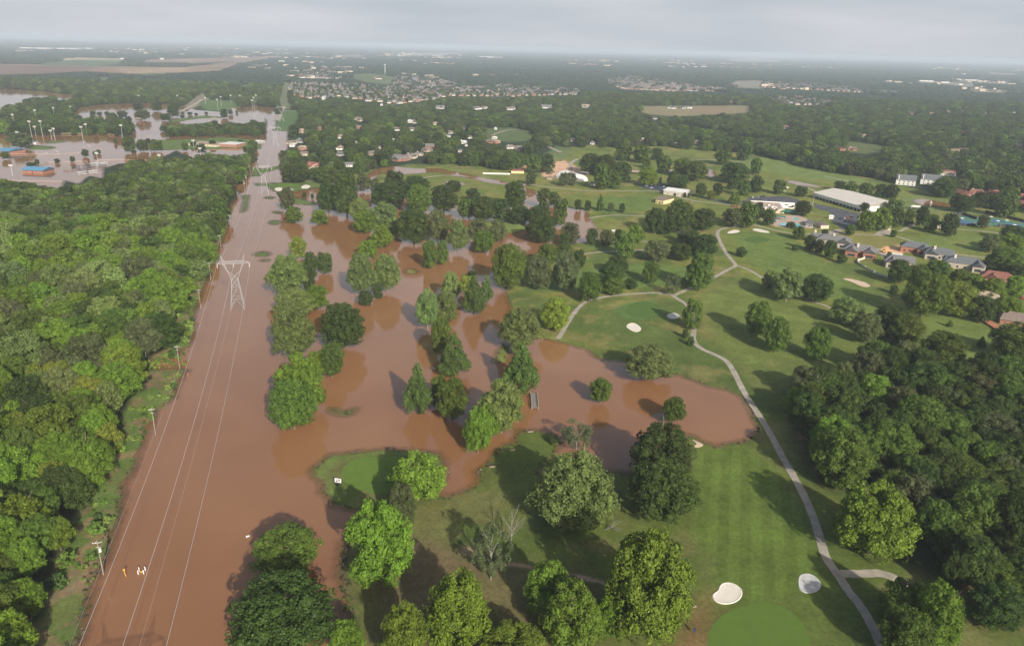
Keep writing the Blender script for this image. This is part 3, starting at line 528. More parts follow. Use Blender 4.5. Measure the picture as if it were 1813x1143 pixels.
HT += T((900,320), 3.811, [(190,60,290,170,'R'),(270,80,345,160,'R'),(300,140,400,290,'R'),(355,125,400,180,'D'),(0,175,150,280,'D'),(130,175,290,300,'D'),(130,235,320,400,'D'),(355,290,485,410,'S'),(345,360,410,435,'D'),(445,132,495,190,'D'),(515,135,560,195,'D'),(597,90,650,200,'C'),(672,150,715,200,'S'),(747,155,788,208,'D'),(920,190,1070,340,'D'),(1060,145,1250,330,'D'),(1230,195,1400,320,'D'),(1010,230,1130,350,'D'),(527,325,605,420,'D'),(620,335,715,430,'S'),(715,330,770,400,'D'),(800,300,922,405,'G'),(725,345,855,500,'R'),(920,405,1080,530,'S'),(1085,425,1235,525,'D'),(1145,320,1260,410,'S'),(1180,340,1300,450,'D'),(1230,370,1415,500,'D'),(1445,190,1570,300,'S'),(1555,150,1680,300,'R'),(1650,150,1725,250,'D'),(1535,450,1610,510,'B'),(195,430,330,560,'R'),(320,430,440,540,'R'),(110,520,300,715,'S'),(300,490,470,725,'S'),(440,465,520,580,'D'),(475,630,625,800,'R'),(620,560,780,700,'D'),(670,510,805,620,'D'),(640,660,790,760,'R'),(780,660,870,725,'D'),(910,550,1015,675,'R'),(1060,620,1170,745,'P'),(1210,500,1385,720,'R'),(1160,640,1230,700,'P'),(1185,800,1310,980,'R'),(1175,1000,1215,1060,'B'),(1210,1050,1255,1110,'B'),(225,800,415,990,'Y')])
HT += [(1323,536,1366,590,'R'),(1355,563,1398,618,'R'),(1108,610,1193,668,'L'),(1427,580,1471,632,'R'),(1637,590,1707,646,'R'),(1762,575,1835,632,'R'),(1606,483,1670,554,'R')]
HT += T((1350,320), 3.81, [(0,605,110,720,'L'),(80,600,270,790,'L'),(260,640,470,800,'D'),(465,790,680,950,'L'),(620,900,800,1080,'S'),(750,845,960,1040,'D'),(860,900,1070,1090,'R'),(1215,690,1440,900,'Y'),(1415,785,1560,940,'D'),(860,705,915,760,'B'),(1245,935,1290,980,'C'),(1450,1045,1510,1120,'C'),(1110,540,1260,640,'R'),(860,535,990,680,'D'),(1000,570,1130,660,'R'),(1120,630,1260,720,'G'),(1270,600,1400,700,'R'),(1380,640,1500,740,'G'),(1480,660,1640,790,'G'),(1560,780,1740,900,'G'),(1640,640,1764,770,'G'),(200,430,245,470,'B'),(205,310,285,385,'R'),(400,330,445,375,'B'),(560,300,625,360,'R'),(285,370,360,460,'D'),(350,400,420,480,'D'),(415,405,495,510,'D'),(505,495,570,550,'D'),(660,150,720,205,'D'),(640,210,760,330,'G'),(740,190,870,320,'G'),(860,190,960,300,'R'),(840,130,950,210,'R'),(950,200,1030,290,'R'),(1040,175,1120,290,'D'),(1090,230,1190,330,'R'),(1210,230,1320,360,'D'),(1450,235,1530,310,'S'),(220,140,330,225,'D'),(0,195,90,290,'R'),(220,38,303,100,'D'),(75,0,160,80,'R'),(865,335,905,378,'B'),(1480,370,1600,470,'S'),(1580,360,1764,470,'G'),(1560,450,1764,600,'R'),(1620,320,1764,380,'D'),(1500,500,1640,600,'D'),(1660,570,1780,650,'D'),(560,10,640,90,'R'),(650,20,750,105,'R'),(760,25,840,100,'D'),(830,30,920,110,'D'),(480,5,560,60,'D'),(1140,0,1300,100,'D'),(1270,100,1430,200,'D'),(1580,115,1710,230,'R'),(1660,50,1730,120,'Y'),(730,480,765,515,'B'),(838,478,872,515,'B'),(160,278,222,318,'B')])
HT += T((900,600), 3.941, [(570,280,720,430,'R'),(1080,415,1235,570,'R'),(370,560,590,745,'P'),(270,665,350,730,'B')])
HT += [(947,805,1085,930,'L'),(1120,753,1224,850,'D'),(1113,815,1232,915,'D')]
HT += T((1350,600), 3.916, [(160,340,320,500,'G'),(260,330,480,560,'R'),(420,320,700,600,'D'),(640,250,910,480,'G'),(340,540,640,830,'G'),(380,640,760,1000,'R'),(600,600,860,850,'R'),(720,580,1050,870,'R'),(860,220,1020,400,'D'),(990,160,1280,400,'D'),(920,400,1250,680,'R'),(1200,340,1400,520,'S'),(1290,280,1500,450,'D'),(1450,250,1640,420,'D'),(1580,250,1800,460,'R'),(1400,420,1700,620,'D'),(1450,560,1780,720,'S'),(1600,680,1850,900,'D'),(1250,680,1400,880,'R'),(1100,680,1280,800,'D'),(1290,840,1530,1050,'R'),(1380,920,1700,1136,'R'),(1650,920,1860,1100,'R'),(400,860,640,1000,'D'),(1000,840,1200,1000,'D'),(720,860,860,960,'G')])
HT += T((1350,850), 3.9, [(530,20,1040,510,'G'),(1080,150,1320,430,'R'),(1300,50,1620,420,'R'),(1320,400,1620,700,'D'),(1180,430,1360,600,'D'),(1250,500,1400,760,'D'),(1500,540,1770,760,'R'),(1450,720,1800,1010,'D'),(830,700,1130,1000,'R'),(1050,720,1370,1143,'G'),(830,900,1150,1240,'R'),(1600,100,1886,520,'D')])
HT += [(451,932,561,1016,'R'),(413,1019,584,1165,'D'),(614,890,728,1024,'G'),(690,858,735,925,'S'),(690,800,788,886,'G'),(673,1076,757,1180,'G'),(757,1017,866,1150,'G'),(583,1098,645,1165,'G'),(848,1103,965,1190,'G'),(835,925,905,1012,'P')]
HT += T((900,850), 3.9, [(690,370,1260,1060,'G'),(120,570,440,920,'G'),(250,720,640,1150,'G'),(600,800,800,1060,'G'),(380,680,540,800,'D')])
HT += [(564,610,608,661,'R'),(490,630,572,722,'G'),(480,675,555,752,'R'),(540,622,575,665,'G'),(715,643,765,727,'C'),(762,665,793,715,'R'),(774,673,828,737,'R'),(852,676,925,757,'L'),(822,722,870,796,'G'),(845,712,887,770,'G')]
HT += T((900,40), 3.941, [(500,920,640,1040,'D'),(600,930,750,1060,'D'),(590,990,720,1143,'R'),(680,1040,790,1143,'R'),(730,980,860,1100,'D'),(1030,930,1140,1040,'R'),(1150,950,1290,1060,'R'),(1240,970,1385,1090,'R'),(1480,990,1680,1100,'D'),(1690,950,1770,1050,'R'),(905,1010,1045,1130,'G'),(935,945,995,1005,'R'),(870,860,1000,965,'R'),(740,850,870,950,'R'),(130,925,230,1035,'R'),(210,925,325,1035,'D'),(120,1050,200,1120,'S'),(350,1050,420,1130,'S'),(405,1050,480,1125,'S'),(1590,850,1700,950,'D'),(1360,830,1400,880,'R'),(1110,1060,1250,1143,'R'),(1440,890,1560,980,'R'),(990,880,1080,950,'D')])
HT += T((1140,280), 7.554, [(320,190,500,370,'D'),(440,240,590,400,'D'),(690,340,840,500,'R'),(850,440,960,540,'Y'),(920,340,1060,480,'D'),(1110,270,1240,400,'D'),(1240,300,1430,480,'R'),(1420,250,1600,440,'D'),(1140,470,1290,600,'G'),(1740,300,1820,440,'R'),(525,462,568,520,'B'),(580,465,622,520,'B'),(200,255,245,320,'B')])
HT += T((0,190), 7.554, [(120,360,400,500,'S'),(10,600,130,680,'R'),(1095,565,1180,650,'D'),(1240,590,1300,640,'B'),(1290,570,1345,620,'B'),(1640,400,1800,580,'R'),(355,740,440,790,'B'),(420,740,480,780,'B'),(465,695,525,760,'B'),(725,690,795,740,'B'),(935,660,1000,730,'B'),(1520,420,1560,480,'B'),(1440,80,1570,180,'R'),(1680,125,1760,200,'D'),(1400,60,1460,110,'B'),(1570,50,1700,130,'D'),(1020,110,1095,155,'B'),(1200,55,1280,100,'B'),(1295,65,1365,105,'B'),(1200,115,1290,155,'B'),(1045,170,1105,205,'B'),(1205,180,1270,220,'B')])
HT += T((230,170), 7.554, [(0,560,70,690,'R'),(85,590,245,720,'R'),(260,590,430,720,'R'),(210,570,275,630,'D'),(400,400,515,465,'D'),(410,240,545,320,'D'),(500,90,660,260,'D'),(40,90,175,190,'D'),(290,90,420,190,'D'),(80,200,265,290,'S'),(1210,180,1310,280,'D'),(1310,185,1375,240,'D'),(1440,590,1520,640,'D'),(690,620,775,720,'R'),(810,605,885,660,'D'),(1055,595,1150,660,'D'),(890,645,1015,750,'D'),(1510,680,1570,745,'D'),(1585,690,1665,800,'D'),(1660,670,1705,730,'D'),(680,220,730,245,'B'),(770,225,830,245,'B'),(860,230,910,265,'B'),(1000,215,1045,245,'B'),(670,260,730,290,'B'),(1480,150,1520,180,'B'),(1410,200,1445,230,'B')])
HT += [(497,286,520,306,'L'),(500,290,545,320,'D'),(514,296,536,316,'D'),(545,298,575,315,'R'),(560,300,600,318,'R'),(600,298,630,316,'R')]
LM = {'steel transmission tower': (421,544), 'flooded bridge deck': (946,710), 'flooded peninsula': (640,845), 'bright oval bunker': (1120,580), 'white kidney-shaped bunker': (1287,1050), 'path fork bunker': (1433,1033), 'stone houses row': (1590,460), 'long white-roofed hall': (1500,360), 'little yellow shed': (1173,355), 'swimming pools': (1400,397), 'white arched tent': (1010,315), 'bare dead tree': (905,940), 'tennis courts': (1760,392), 'red-roofed house': (1762,493), 'cart path junction': (1305,470), 'long narrow bunker': (1515,500), 'fountain pond': (1645,360), 'brick terrace house': (1798,564), 'blue-roofed building': (60,300), 'cart path elbow': (1195,525), 'half flooded bunker': (1235,783), 'tower green': (520,330), 'second transmission tower': (468,343), 'tan park building': (400,255), 'channel pond': (1262,305), 'white maintenance shed': (1195,342), 'flooded bay north corner': (1030,400), 'yellow-green round tree': (985,555), 'pavilion in the flood': (250,215), 'orange-roofed cottage': (910,306), 'bottom putting green': (1350,1120), 'dead snag': (232,430)}
LMW = {k: G(*v) for k, v in LM.items()}
# place each tree from the outline its crown has: foot position, crown width and height in metres
TREES = []   # dict x,y,w,z0,hc,type,px
for k_, (x0, y0, x1, y1, ty) in enumerate(HT):
    z0s = TYPES[ty][2]; cxp, cyp = (x0 + x1) / 2, (y0 + y1) / 2; zc = 6.0
    for _ in range(5):
        X, Y = G(cxp, cyp, zc); D = proj(X, Y, zc)[2]; de = math.atan2(H - zc, math.hypot(X, Y))
        w = (x1 - x0) / F * D; a = w / 2; E = (y1 - y0) / 2 / F * D; b2 = E * E - (a * sin(de)) ** 2
        bb = sqrt(b2) / cos(de) if b2 > (.55 * a) ** 2 else .6 * a
        bb = min(bb, a * 1.9); z0 = z0s * 2 * bb + (.3 if ty == 'B' else .6); zc = z0 + bb
    TREES.append(dict(x=X, y=Y, w=w * 1.0, z0=z0, hc=2 * bb * 1.02, ty=ty, px=(x1 - x0), hand=1, lab=None))
taken = [(t_['x'], t_['y'], t_['w']) for t_ in TREES]
SCREEN = [(t_['x'], t_['y']) for t_ in TREES]
# houses are needed now: trees must not stand on them or hide them
def inpoly(px, py, poly):
    c = False; n = len(poly)
    for i in range(n):
        ax, ay = poly[i]; bx, by = poly[(i + 1) % n]
        if (ay > py) != (by > py) and px < (bx - ax) * (py - ay) / (by - ay) + ax: c = not c
    return c
z48 = A(7.554, (480,200)); z71 = A(7.554, (710,200)); z32 = A(3.941, (450,40)); z33 = A(3.941, (900,40)); z34 = A(3.916, (1350,40)); z157 = A(7.554, (1573,290))
HOUSES = []  # px, py, roof, wall, width m
def hs(pts, z): 
    for p in pts: q = z([(p[0], p[1])])[0]; HOUSES.append((q[0], q[1], p[2], p[3], p[4] if len(p) > 4 else 15))
hs([(410,270,'roof_tan','wall_tan',17),(660,225,'roof_brown','wall_brick'),(280,415,'roof_brown','wall_cream',14),(290,450,'roof_white','wall_white',12),(400,395,'roof_grey','wall_grey'),(425,490,'roof_tan','wall_brick'),(440,570,'roof_pinkgrey','wall_cream'),(560,730,'roof_red','wall_cream',24),(930,340,'roof_tan','wall_white'),(920,490,'roof_tan','wall_white'),(930,570,'roof_grey','wall_grey'),(1130,420,'roof_white','wall_white',10),(1170,210,'roof_brown','wall_brick'),(1200,110,'roof_pinkgrey','wall_cream'),(1340,560,'roof_pinkgrey','wall_tan'),(1475,480,'roof_tan','wall_cream',12),(1680,235,'roof_pinkgrey','wall_white'),(1650,380,'roof_white','wall_white',9),(1040,720,'roof_grey','wall_white'),(1720,630,'roof_grey','wall_brick',26)], z48)
hs([(110,130,'roof_white','wall_white'),(190,140,'roof_grey','wall_cream'),(150,235,'roof_pinkgrey','wall_white'),(450,160,'roof_tan','wall_cream'),(660,280,'roof_brown','wall_grey',14),(610,325,'roof_grey','wall_white',12),(850,220,'roof_grey','wall_white',11),(930,340,'roof_pinkgrey','wall_white',14),(825,410,'roof_white','wall_white',12),(885,445,'roof_grey','wall_white',10),(405,465,'roof_grey','wall_brick',18),(350,515,'roof_pinkgrey','wall_tan'),(130,600,'roof_pinkgrey','wall_cream',18),(790,525,'roof_grey','wall_cream',10),(1190,400,'roof_pinkgrey','wall_brick',16),(1275,405,'roof_tan','wall_brick',12),(1460,480,'roof_pinkgrey','wall_white',13),(1600,500,'roof_grey','wall_tan',14),(1250,350,'roof_white','wall_white',9),(1265,222,'roof_white','wall_white',8),(240,570,'roof_grey','wall_cream',11)], z71)
hs([(330,765,'roof_tan','wall_tan',16),(800,550,'roof_brown','wall_white',18),(1010,565,'roof_brown','wall_white',18),(1130,550,'roof_tan','wall_cream',20),(1110,695,'roof_grey','wall_white'),(1300,600,'roof_grey','wall_white',28),(1550,605,'roof_grey','wall_white',24),(1780,610,'roof_brown','wall_white',20),(1610,600,'roof_brown','wall_white',18),(480,540,'roof_white','wall_cream',16),(890,580,'roof_white','wall_white',10),(730,680,'roof_brown','wall_cream')], z32)
hs([(30,605,'roof_grey','wall_white',22),(270,598,'roof_grey','wall_white',34),(540,592,'roof_tan','wall_white',30),(590,850,'roof_grey','wall_white',10),(450,830,'roof_pinkgrey','wall_tan',14),(80,885,'roof_brown','wall_tan',15),(15,878,'roof_tan','wall_white',12),(930,822,'roof_white','wall_white',8),(1170,860,'roof_pinkgrey','wall_grey',13),(1310,840,'roof_pinkgrey','wall_tan',14),(1020,675,'roof_pinkgrey','wall_grey',16),(1140,600,'roof_slate','wall_white',22),(1210,600,'roof_slate','wall_grey',20),(1260,600,'roof_grey','wall_white',16),(1555,560,'roof_tan','wall_brick',16)], z33)
hs([(165,735,'roof_red','wall_white',20),(1035,640,'roof_brown','wall_tan',26),(1170,640,'roof_brown','wall_cream',24),(1385,775,'roof_red','wall_brick',16),(1780,870,'roof_pinkgrey','wall_cream',22),(1280,1055,'roof_red','wall_cream',20),(450,860,'roof_white','wall_white',11),(540,885,'roof_red','wall_brick',16),(620,885,'roof_brown','wall_brick',14),(700,795,'roof_tan','wall_cream',14),(780,800,'roof_grey','wall_cream',14),(1545,635,'roof_brown','wall_white',18),(1740,628,'roof_pinkgrey','wall_white',18),(1600,855,'roof_grey','wall_white',12),(1340,1050,'roof_red','wall_white',12),(340,835,'roof_white','wall_white',7),(1380,625,'roof_brown','wall_cream',18),(1290,628,'roof_tan','wall_cream',18),(60,520,'roof_white','wall_white',18)], z34)
hs([(960,420,'roof_red','wall_brick',20),(1165,410,'roof_red','wall_brick',17),(1405,420,'roof_red','wall_brick',16),(1770,470,'roof_red','wall_brick',18),(1775,570,'roof_red','wall_brick',19)], z157)
BIGS = [(1440,425,24),(1521,446,22),(1590,462,22),(1618,441,20),(1661,450,20),(1705,465,26),(1762,495,18),(1798,566,16),(1748,528,12),(1606,322,16),(1645,322,14),(1481,428,26),(1500,360,60),(1195,343,22),(1173,355,14),(1010,312,22),(1400,390,60),(1380,365,30),(395,255,45),(1035,275,5),(60,300,20),(1760,390,62),(1160,330,20)]
KEEP = [(h[0], h[1], max(5, h[4] / 2 * F / proj(*G(h[0], h[1]))[2])) for h in HOUSES] + [(b_[0], b_[1], b_[2]) for b_ in BIGS]
# scattered trees: the dense forest beside the channel, then everything wooded beyond the course
g = random.Random(5)
fw = toW(FOREST); NOWATER = lambda x, y: float(water_sd(np.array([x]), np.array([y]))[0])
cells = {}
def near(x, y, d, w=6.0):
    i, j = int(x // 30), int(y // 30)
    for a in (-1, 0, 1):
        for b in (-1, 0, 1):
            for q in cells.get((i + a, j + b), ()):
                if (q[0] - x) ** 2 + (q[1] - y) ** 2 < (d * (q[2] + w) / 2) ** 2: return True
    return False
def put(x, y, w): cells.setdefault((int(x // 30), int(y // 30)), []).append((x, y, w))
for q in taken: put(*q)
ys = np.arange(120, 1500, 6.0); 
stripW = [tuple(p) for p in toW(strip)]; fwl = [tuple(p) for p in fw]
for yy in ys:
    for xx in np.arange(-900, 60, 6.0):
        if abs(xx) > yy * .80 + 30: continue
        x = xx + g.uniform(-2.8, 2.8); y = yy + g.uniform(-2.8, 2.8)
        if not inpoly(x, y, fwl) or inpoly(x, y, stripW): continue
        w = g.choice([8, 10, 12, 14, 16, 19]) if y < 560 else g.choice([8, 10, 12])
        if near(x, y, .60, w): continue
        if NOWATER(x, y) < -1 : continue
        put(x, y, w); ty = g.choice('GGGGRRDLGY' if y < 300 else 'GGGRRDLLS' if y < 520 else 'GRRRDLLS'); hc = 3 + w * g.uniform(.62, 1.05) if y < 560 else w * g.uniform(.6, .95)
        TREES.append(dict(x=x, y=y, w=w * 1.12, z0=g.uniform(2, 4.5), hc=hc, ty=ty, px=w * F / proj(x, y, 8)[2], hand=0, lab='forest'))
rw = [tuple(p) for p in toW([(1415,700),(1500,665),(1600,645),(1700,660),(1813,690),(1990,720),(1990,1060),(1813,1080),(1740,1060),(1660,1000),(1600,930),(1560,880),(1480,850),(1430,800),(1405,740)])]
for yy in np.arange(160, 420, 8.5):
    for xx in np.arange(60, 420, 8.5):
        x = xx + g.uniform(-3, 3); y = yy + g.uniform(-3, 3)
        if not inpoly(x, y, rw) or near(x, y, .52): continue
        w = g.choice([8, 10, 12]); put(x, y, w); TREES.append(dict(x=x, y=y, w=w * 1.15, z0=g.uniform(1, 3), hc=w * g.uniform(.9, 1.2), ty=g.choice('DDDDRRS'), px=w * F / proj(x, y, 8)[2], hand=0, lab='rightwood'))
# the far woods
FARCLR = CLEAR + [[tuple(p) for p in q] for q in SUBD]
golfp = [(600,1400),(600,900),(500,800),(560,500),(640,330),(560,316),(620,312),(720,296),(800,292),(900,303),(925,297),(950,262),(1000,262),(1035,262),(1100,262),(1180,260),(1240,268),(1330,272),(1400,290),(1460,305),(1560,318),(1590,332),(1660,345),(1700,352),(1740,372),(1813,380),(1990,400),(1990,1400)]
ROADS = [[(-320,262),(443,262),(443,300),(300,302),(230,312),(110,356),(-320,345)], [(1200,222),(1250,231),(1310,243),(1370,253),(1450,265),(1450,269),(1370,261),(1310,252),(1250,240),(1200,232)], [(560,244),(570,246),(573,262),(574,278),(580,292),(566,292),(558,262)]]
belts_water_ok = [[(300,230),(465,226),(466,243),(300,243)], [(125,228),(234,228),(234,239),(125,239)], [(-100,229),(10,223),(60,213),(100,208),(130,208),(128,238),(-100,238)], [(440,262),(452,262),(452,290),(440,290)], [(560,480),(561,480),(561,481)]]
far = []
allX = []
sp = 12.0
for yy in np.arange(430, 2650, sp):
    lim = yy * .78 + 60
    for xx in np.arange(-lim, lim, sp): allX.append((xx + g.uniform(-4.6, 4.6), yy + g.uniform(-4.6, 4.6), g.choice([10, 12, 13.5, 15, 17]), 0))
for (r0, r1, s_) in ((2650, 5200, 36.0), (5200, 9500, 80.0), (9500, 21000, 190.0)):
    for yy in np.arange(r0, r1, s_):
        lim = yy * .78
        for xx in np.arange(-lim, lim, s_): allX.append((xx + g.uniform(-.4, .4) * s_, yy + g.uniform(-.4, .4) * s_, s_ * g.uniform(1.1, 1.5), 1))
AX = np.array([a[0] for a in allX]); AY = np.array([a[1] for a in allX]); ASD = water_sd(AX, AY)
dn = fbm(AX, AY, 130, 51); dn2 = fbm(AX, AY, 900, 61)
bb_ = lambda poly: (min(p[0] for p in poly), max(p[0] for p in poly), min(p[1] for p in poly), max(p[1] for p in poly))
FC = [(bb_(q), q) for q in FARCLR + [golfp] + ROADS + ISLES + [FOREST, [(462,310),(602,310),(602,372),(462,372)]]]; SB = [(bb_(q), q) for q in SUBD]; BW = [(bb_(q), q) for q in belts_water_ok]
def hit(L, u, v): return any(b[0] <= u <= b[1] and b[2] <= v <= b[3] and inpoly(u, v, q) for b, q in L)
for i, (x, y, w, cl) in enumerate(allX):
    u, v, D = proj(x, y, 0); u2, v2, _ = proj(x, y, 16)
    if u < -60 or u > 1880: continue
    if ASD[i] < 3 and not hit(BW, u, v): continue
    if hit(FC, u, v) or hit(FC[:len(FARCLR)], u2, v2 + 1):
        if not (hit(SB, u, v) and g.random() < (.26 if cl == 0 else 1)): continue
        if cl == 0: w *= .6
    if cl == 1 and hit(SB, u, v):
        if g.random() < .55: continue
        w = 20
    if cl == 0:
        if near(x, y, .5): continue
        if ASD[i] < 3: w *= .78
        r_ = w / 2 * F / D
        if dn[i] < .33 and g.random() < .55 : continue
        if any(abs(u - hx) < hw + r_ * .35 and -r_ * .6 < v - hy < r_ * 1.7 + 4 for hx, hy, hw in KEEP if abs(u - hx) < 80): continue
        ty = g.choice('DDDDRRRRRGSL'); hc = w * g.uniform(.7, 1.0)
        TREES.append(dict(x=x, y=y, w=w * 1.1, z0=g.uniform(.8, 2.5), hc=hc, ty=ty, px=w * F / D, hand=0, lab='far'))
    else:
        if dn2[i] < .36 and g.random() < .6: continue
        far.append((x, y, w))
TREES.sort(key=lambda q: -(q['px'] * (1.25 if q['hand'] else 1)))
vis = [t_ for t_ in TREES]
NIND = 318; inds, rest, cnt = [], [], 0
for t_ in TREES:
    u, v, D = proj(t_['x'], t_['y'], t_['z0'] + t_['hc'] * .6)
    ok = -t_['px'] * .3 < u < IMW + t_['px'] * .3 and 0 < v < IMH + t_['px'] * .45
    if ok and cnt < NIND: inds.append(t_); cnt += 1
    else: rest.append(t_)
def jitcol(c, r, s=.10): k = 1 + r.uniform(-s, s); return (c[0] * k * (1 + r.uniform(-s, s)), c[1] * k, c[2] * k * (1 + r.uniform(-s, s)), 1)
ORD = lambda n: {1: '', 2: 'second ', 3: 'third ', 4: 'fourth ', 5: 'fifth ', 6: 'sixth ', 7: 'seventh ', 8: 'eighth ', 9: 'ninth ', 10: 'tenth '}.get(n, '%dth ' % n)
NAMES = {'D': 'oak_tree', 'R': 'maple_tree', 'G': 'broadleaf_tree', 'L': 'willow_tree', 'S': 'elm_tree', 'C': 'cypress_tree', 'Y': 'locust_tree', 'P': 'open_tree', 'B': 'bushy_tree'}
groups = {}
for t_ in inds:
    if t_['hand']:
        lm = min(LMW, key=lambda k: (LMW[k][0] - t_['x']) ** 2 + (LMW[k][1] - t_['y']) ** 2); groups.setdefault((t_['ty'], lm), []).append(t_)
for (ty, lm), L in groups.items():
    L.sort(key=lambda q: (LMW[lm][0] - q['x']) ** 2 + (LMW[lm][1] - q['y']) ** 2)
    for n, q in enumerate(L):
        wet = NOWATER(q['x'], q['y']) < 0
        q['label'] = '%s %s, %sclosest to the %s' % (TYPES[ty][3], 'in floodwater' if wet else 'on land', ORD(n + 1), lm)
        q['gr'] = 'trees around the ' + lm
g = random.Random(99)
for t_ in inds:
    ty = t_['ty']; shape, col, _, desc = TYPES[ty]; lod = 'hi' if t_['px'] > 34 else 'mid'
    me = g.choice(CR[lod][shape]); rz = g.uniform(0, 6.28); root = empty(NAMES[ty], (t_['x'], t_['y'], 0), rz)
    if t_['hand']: tag(root, t_['label'], 'tree', t_['gr'])
    elif t_['lab'] == 'forest': tag(root, {'G': 'bright green tree crown packed in the dense forest beside the flooded power line channel', 'R': 'mid green tree crown packed in the dense forest beside the flooded power line channel', 'D': 'dark green tree crown packed in the dense forest beside the flooded power line channel', 'L': 'pale grey-green tree crown packed in the dense forest beside the flooded power line channel', 'S': 'olive-toned tree crown packed in the dense forest beside the flooded power line channel', 'Y': 'yellow-green tree crown packed in the dense forest beside the flooded power line channel'}[ty], 'tree', 'trees of the forest beside the channel, ' + {'G': 'bright', 'R': 'mid green', 'D': 'dark', 'L': 'pale', 'S': 'olive', 'Y': 'yellow-green'}[ty])
    elif t_['lab'] == 'rightwood': tag(root, '%s packed inside the dark wood east of the cart path' % desc, 'tree', 'filling trees of the dark wood, ' + desc.split()[0])
    else: tag(root, '%s in the wooded belt behind the golf course' % desc, 'tree', 'trees of the belt behind the course, ' + desc.split()[0])
    c = bpy.data.objects.new('crown', me); c.scale = (t_['w'], t_['w'] * g.uniform(.93, 1.07), t_['hc']); c.location = (0, 0, t_['z0']); c.color = jitcol(col, g); link(c, root)
    ht = t_['z0'] + t_['hc']; tm = g.choice(TRKP if ty in 'PLS' else TRK); tk = bpy.data.objects.new('trunk', tm); tk.scale = (t_['w'] * .9, t_['w'] * .9, ht); link(tk, root)
# dead trees
def dead(px, py, h, lb, lean=(0, 0)):
    x, y = G(px, py); r_ = empty('dead_tree', (x, y, 0), 1.0, lb, 'dead tree'); o = bpy.data.objects.new('bare_branches', TRKD); o.scale = (h * 1.15, h * 1.15, h * 1.25); o.rotation_euler = (lean[0], lean[1], 0); link(o, r_)
dead(905, 968, 9.5, 'bare dead tree with pale branches on the grass by the flood edge'); dead(236, 437, 15, 'pale dead snag rising out of the dense forest', (.1, .5))
dead(253, 512, 12, 'bleached dead limb between pale forest crowns below the taller snag', (.1, .4))
dead(1068, 938, 5, 'small bare grey brush at the foot of the broad pale tree', (.9, .3))
# everything else: one mass of trees, and one of far woods, on points
def proto_coll(name, meshes, cols):
    cl = bpy.data.collections.new(name); i = 0
    for me in meshes:
        for c in cols: o = bpy.data.objects.new('%s_%03d' % (name, i), tinted(me, c)); cl.objects.link(o); i += 1
    return cl, i
def mass(name, pts, coll, label_kind='stuff'):
    P = np.array([p[:3] for p in pts], np.float32); me = bpy.data.meshes.new(name); me.vertices.add(len(P)); me.vertices.foreach_set('co', P.ravel())
    a = me.attributes.new('size', 'FLOAT_VECTOR', 'POINT'); a.data.foreach_set('vector', np.array([p[3] for p in pts], np.float32).ravel())
    a = me.attributes.new('turn', 'FLOAT', 'POINT'); a.data.foreach_set('value', np.array([p[4] for p in pts], np.float32))
    a = me.attributes.new('pick', 'INT', 'POINT'); a.data.foreach_set('value', np.array([p[5] for p in pts], np.int32)); me.update()
    o = bpy.data.objects.new(name, me); link(o); ng = bpy.data.node_groups.new(name + '_nodes', 'GeometryNodeTree')
    ng.interface.new_socket('Geometry', in_out='INPUT', socket_type='NodeSocketGeometry'); ng.interface.new_socket('Geometry', in_out='OUTPUT', socket_type='NodeSocketGeometry')
    gi = ng.nodes.new('NodeGroupInput'); go_ = ng.nodes.new('NodeGroupOutput'); ip = ng.nodes.new('GeometryNodeInstanceOnPoints'); ci = ng.nodes.new('GeometryNodeCollectionInfo')
    ci.inputs['Collection'].default_value = coll; ci.inputs['Separate Children'].default_value = True; ci.inputs['Reset Children'].default_value = True
    def na(nm, ty): n = ng.nodes.new('GeometryNodeInputNamedAttribute'); n.data_type = ty; n.inputs['Name'].default_value = nm; return n.outputs['Attribute']
    cx = ng.nodes.new('ShaderNodeCombineXYZ'); L = ng.links; L.new(na('turn', 'FLOAT'), cx.inputs['Z'])
    ip.inputs['Pick Instance'].default_value = True; L.new(gi.outputs[0], ip.inputs['Points']); L.new(ci.outputs[0], ip.inputs['Instance']); L.new(na('pick', 'INT'), ip.inputs['Instance Index'])
    L.new(cx.outputs[0], ip.inputs['Rotation']); L.new(na('size', 'FLOAT_VECTOR'), ip.inputs['Scale']); L.new(ip.outputs[0], go_.inputs[0])
    md = o.modifiers.new('scatter', 'NODES'); md.node_group = ng; tag(o, kind='stuff'); return o
order_ty = 'DRGLSCYPB'; meshes_mid, meshes_lo = [], []
def tree_unit(shape, lod, k):   # crown and trunk in one, 1 wide, 1 high
    cm = CR[lod][shape][k % len(CR[lod][shape])]; me = cm.copy(); return me
cm_, nm_ = bpy.data.collections.new('tree_kinds'), 0
for lod in ('mid', 'lo'):
    for ty in order_ty:
        for k in range(2):
            o = bpy.data.objects.new('kind_%03d' % nm_, tinted(CR[lod][TYPES[ty][0]][k % len(CR[lod][TYPES[ty][0]])], [c * (1.06 if k else .94) * (1 if lod == 'mid' else .74) for c in TYPES[ty][1]])); cm_.objects.link(o); nm_ += 1
pts = []
for t_ in rest:
    D = proj(t_['x'], t_['y'], 5)[2]
    if D < 30: continue
    base = (0 if D < 620 else 18) + 2 * order_ty.index(t_['ty']) + g.randint(0, 1); pts.append((t_['x'], t_['y'], t_['z0'] * .6, (t_['w'], t_['w'], t_['hc'] + t_['z0'] * .4), g.uniform(0, 6.28), base))
mass('woodland', pts, cm_); print('woodland', len(pts), 'inds', len(inds))
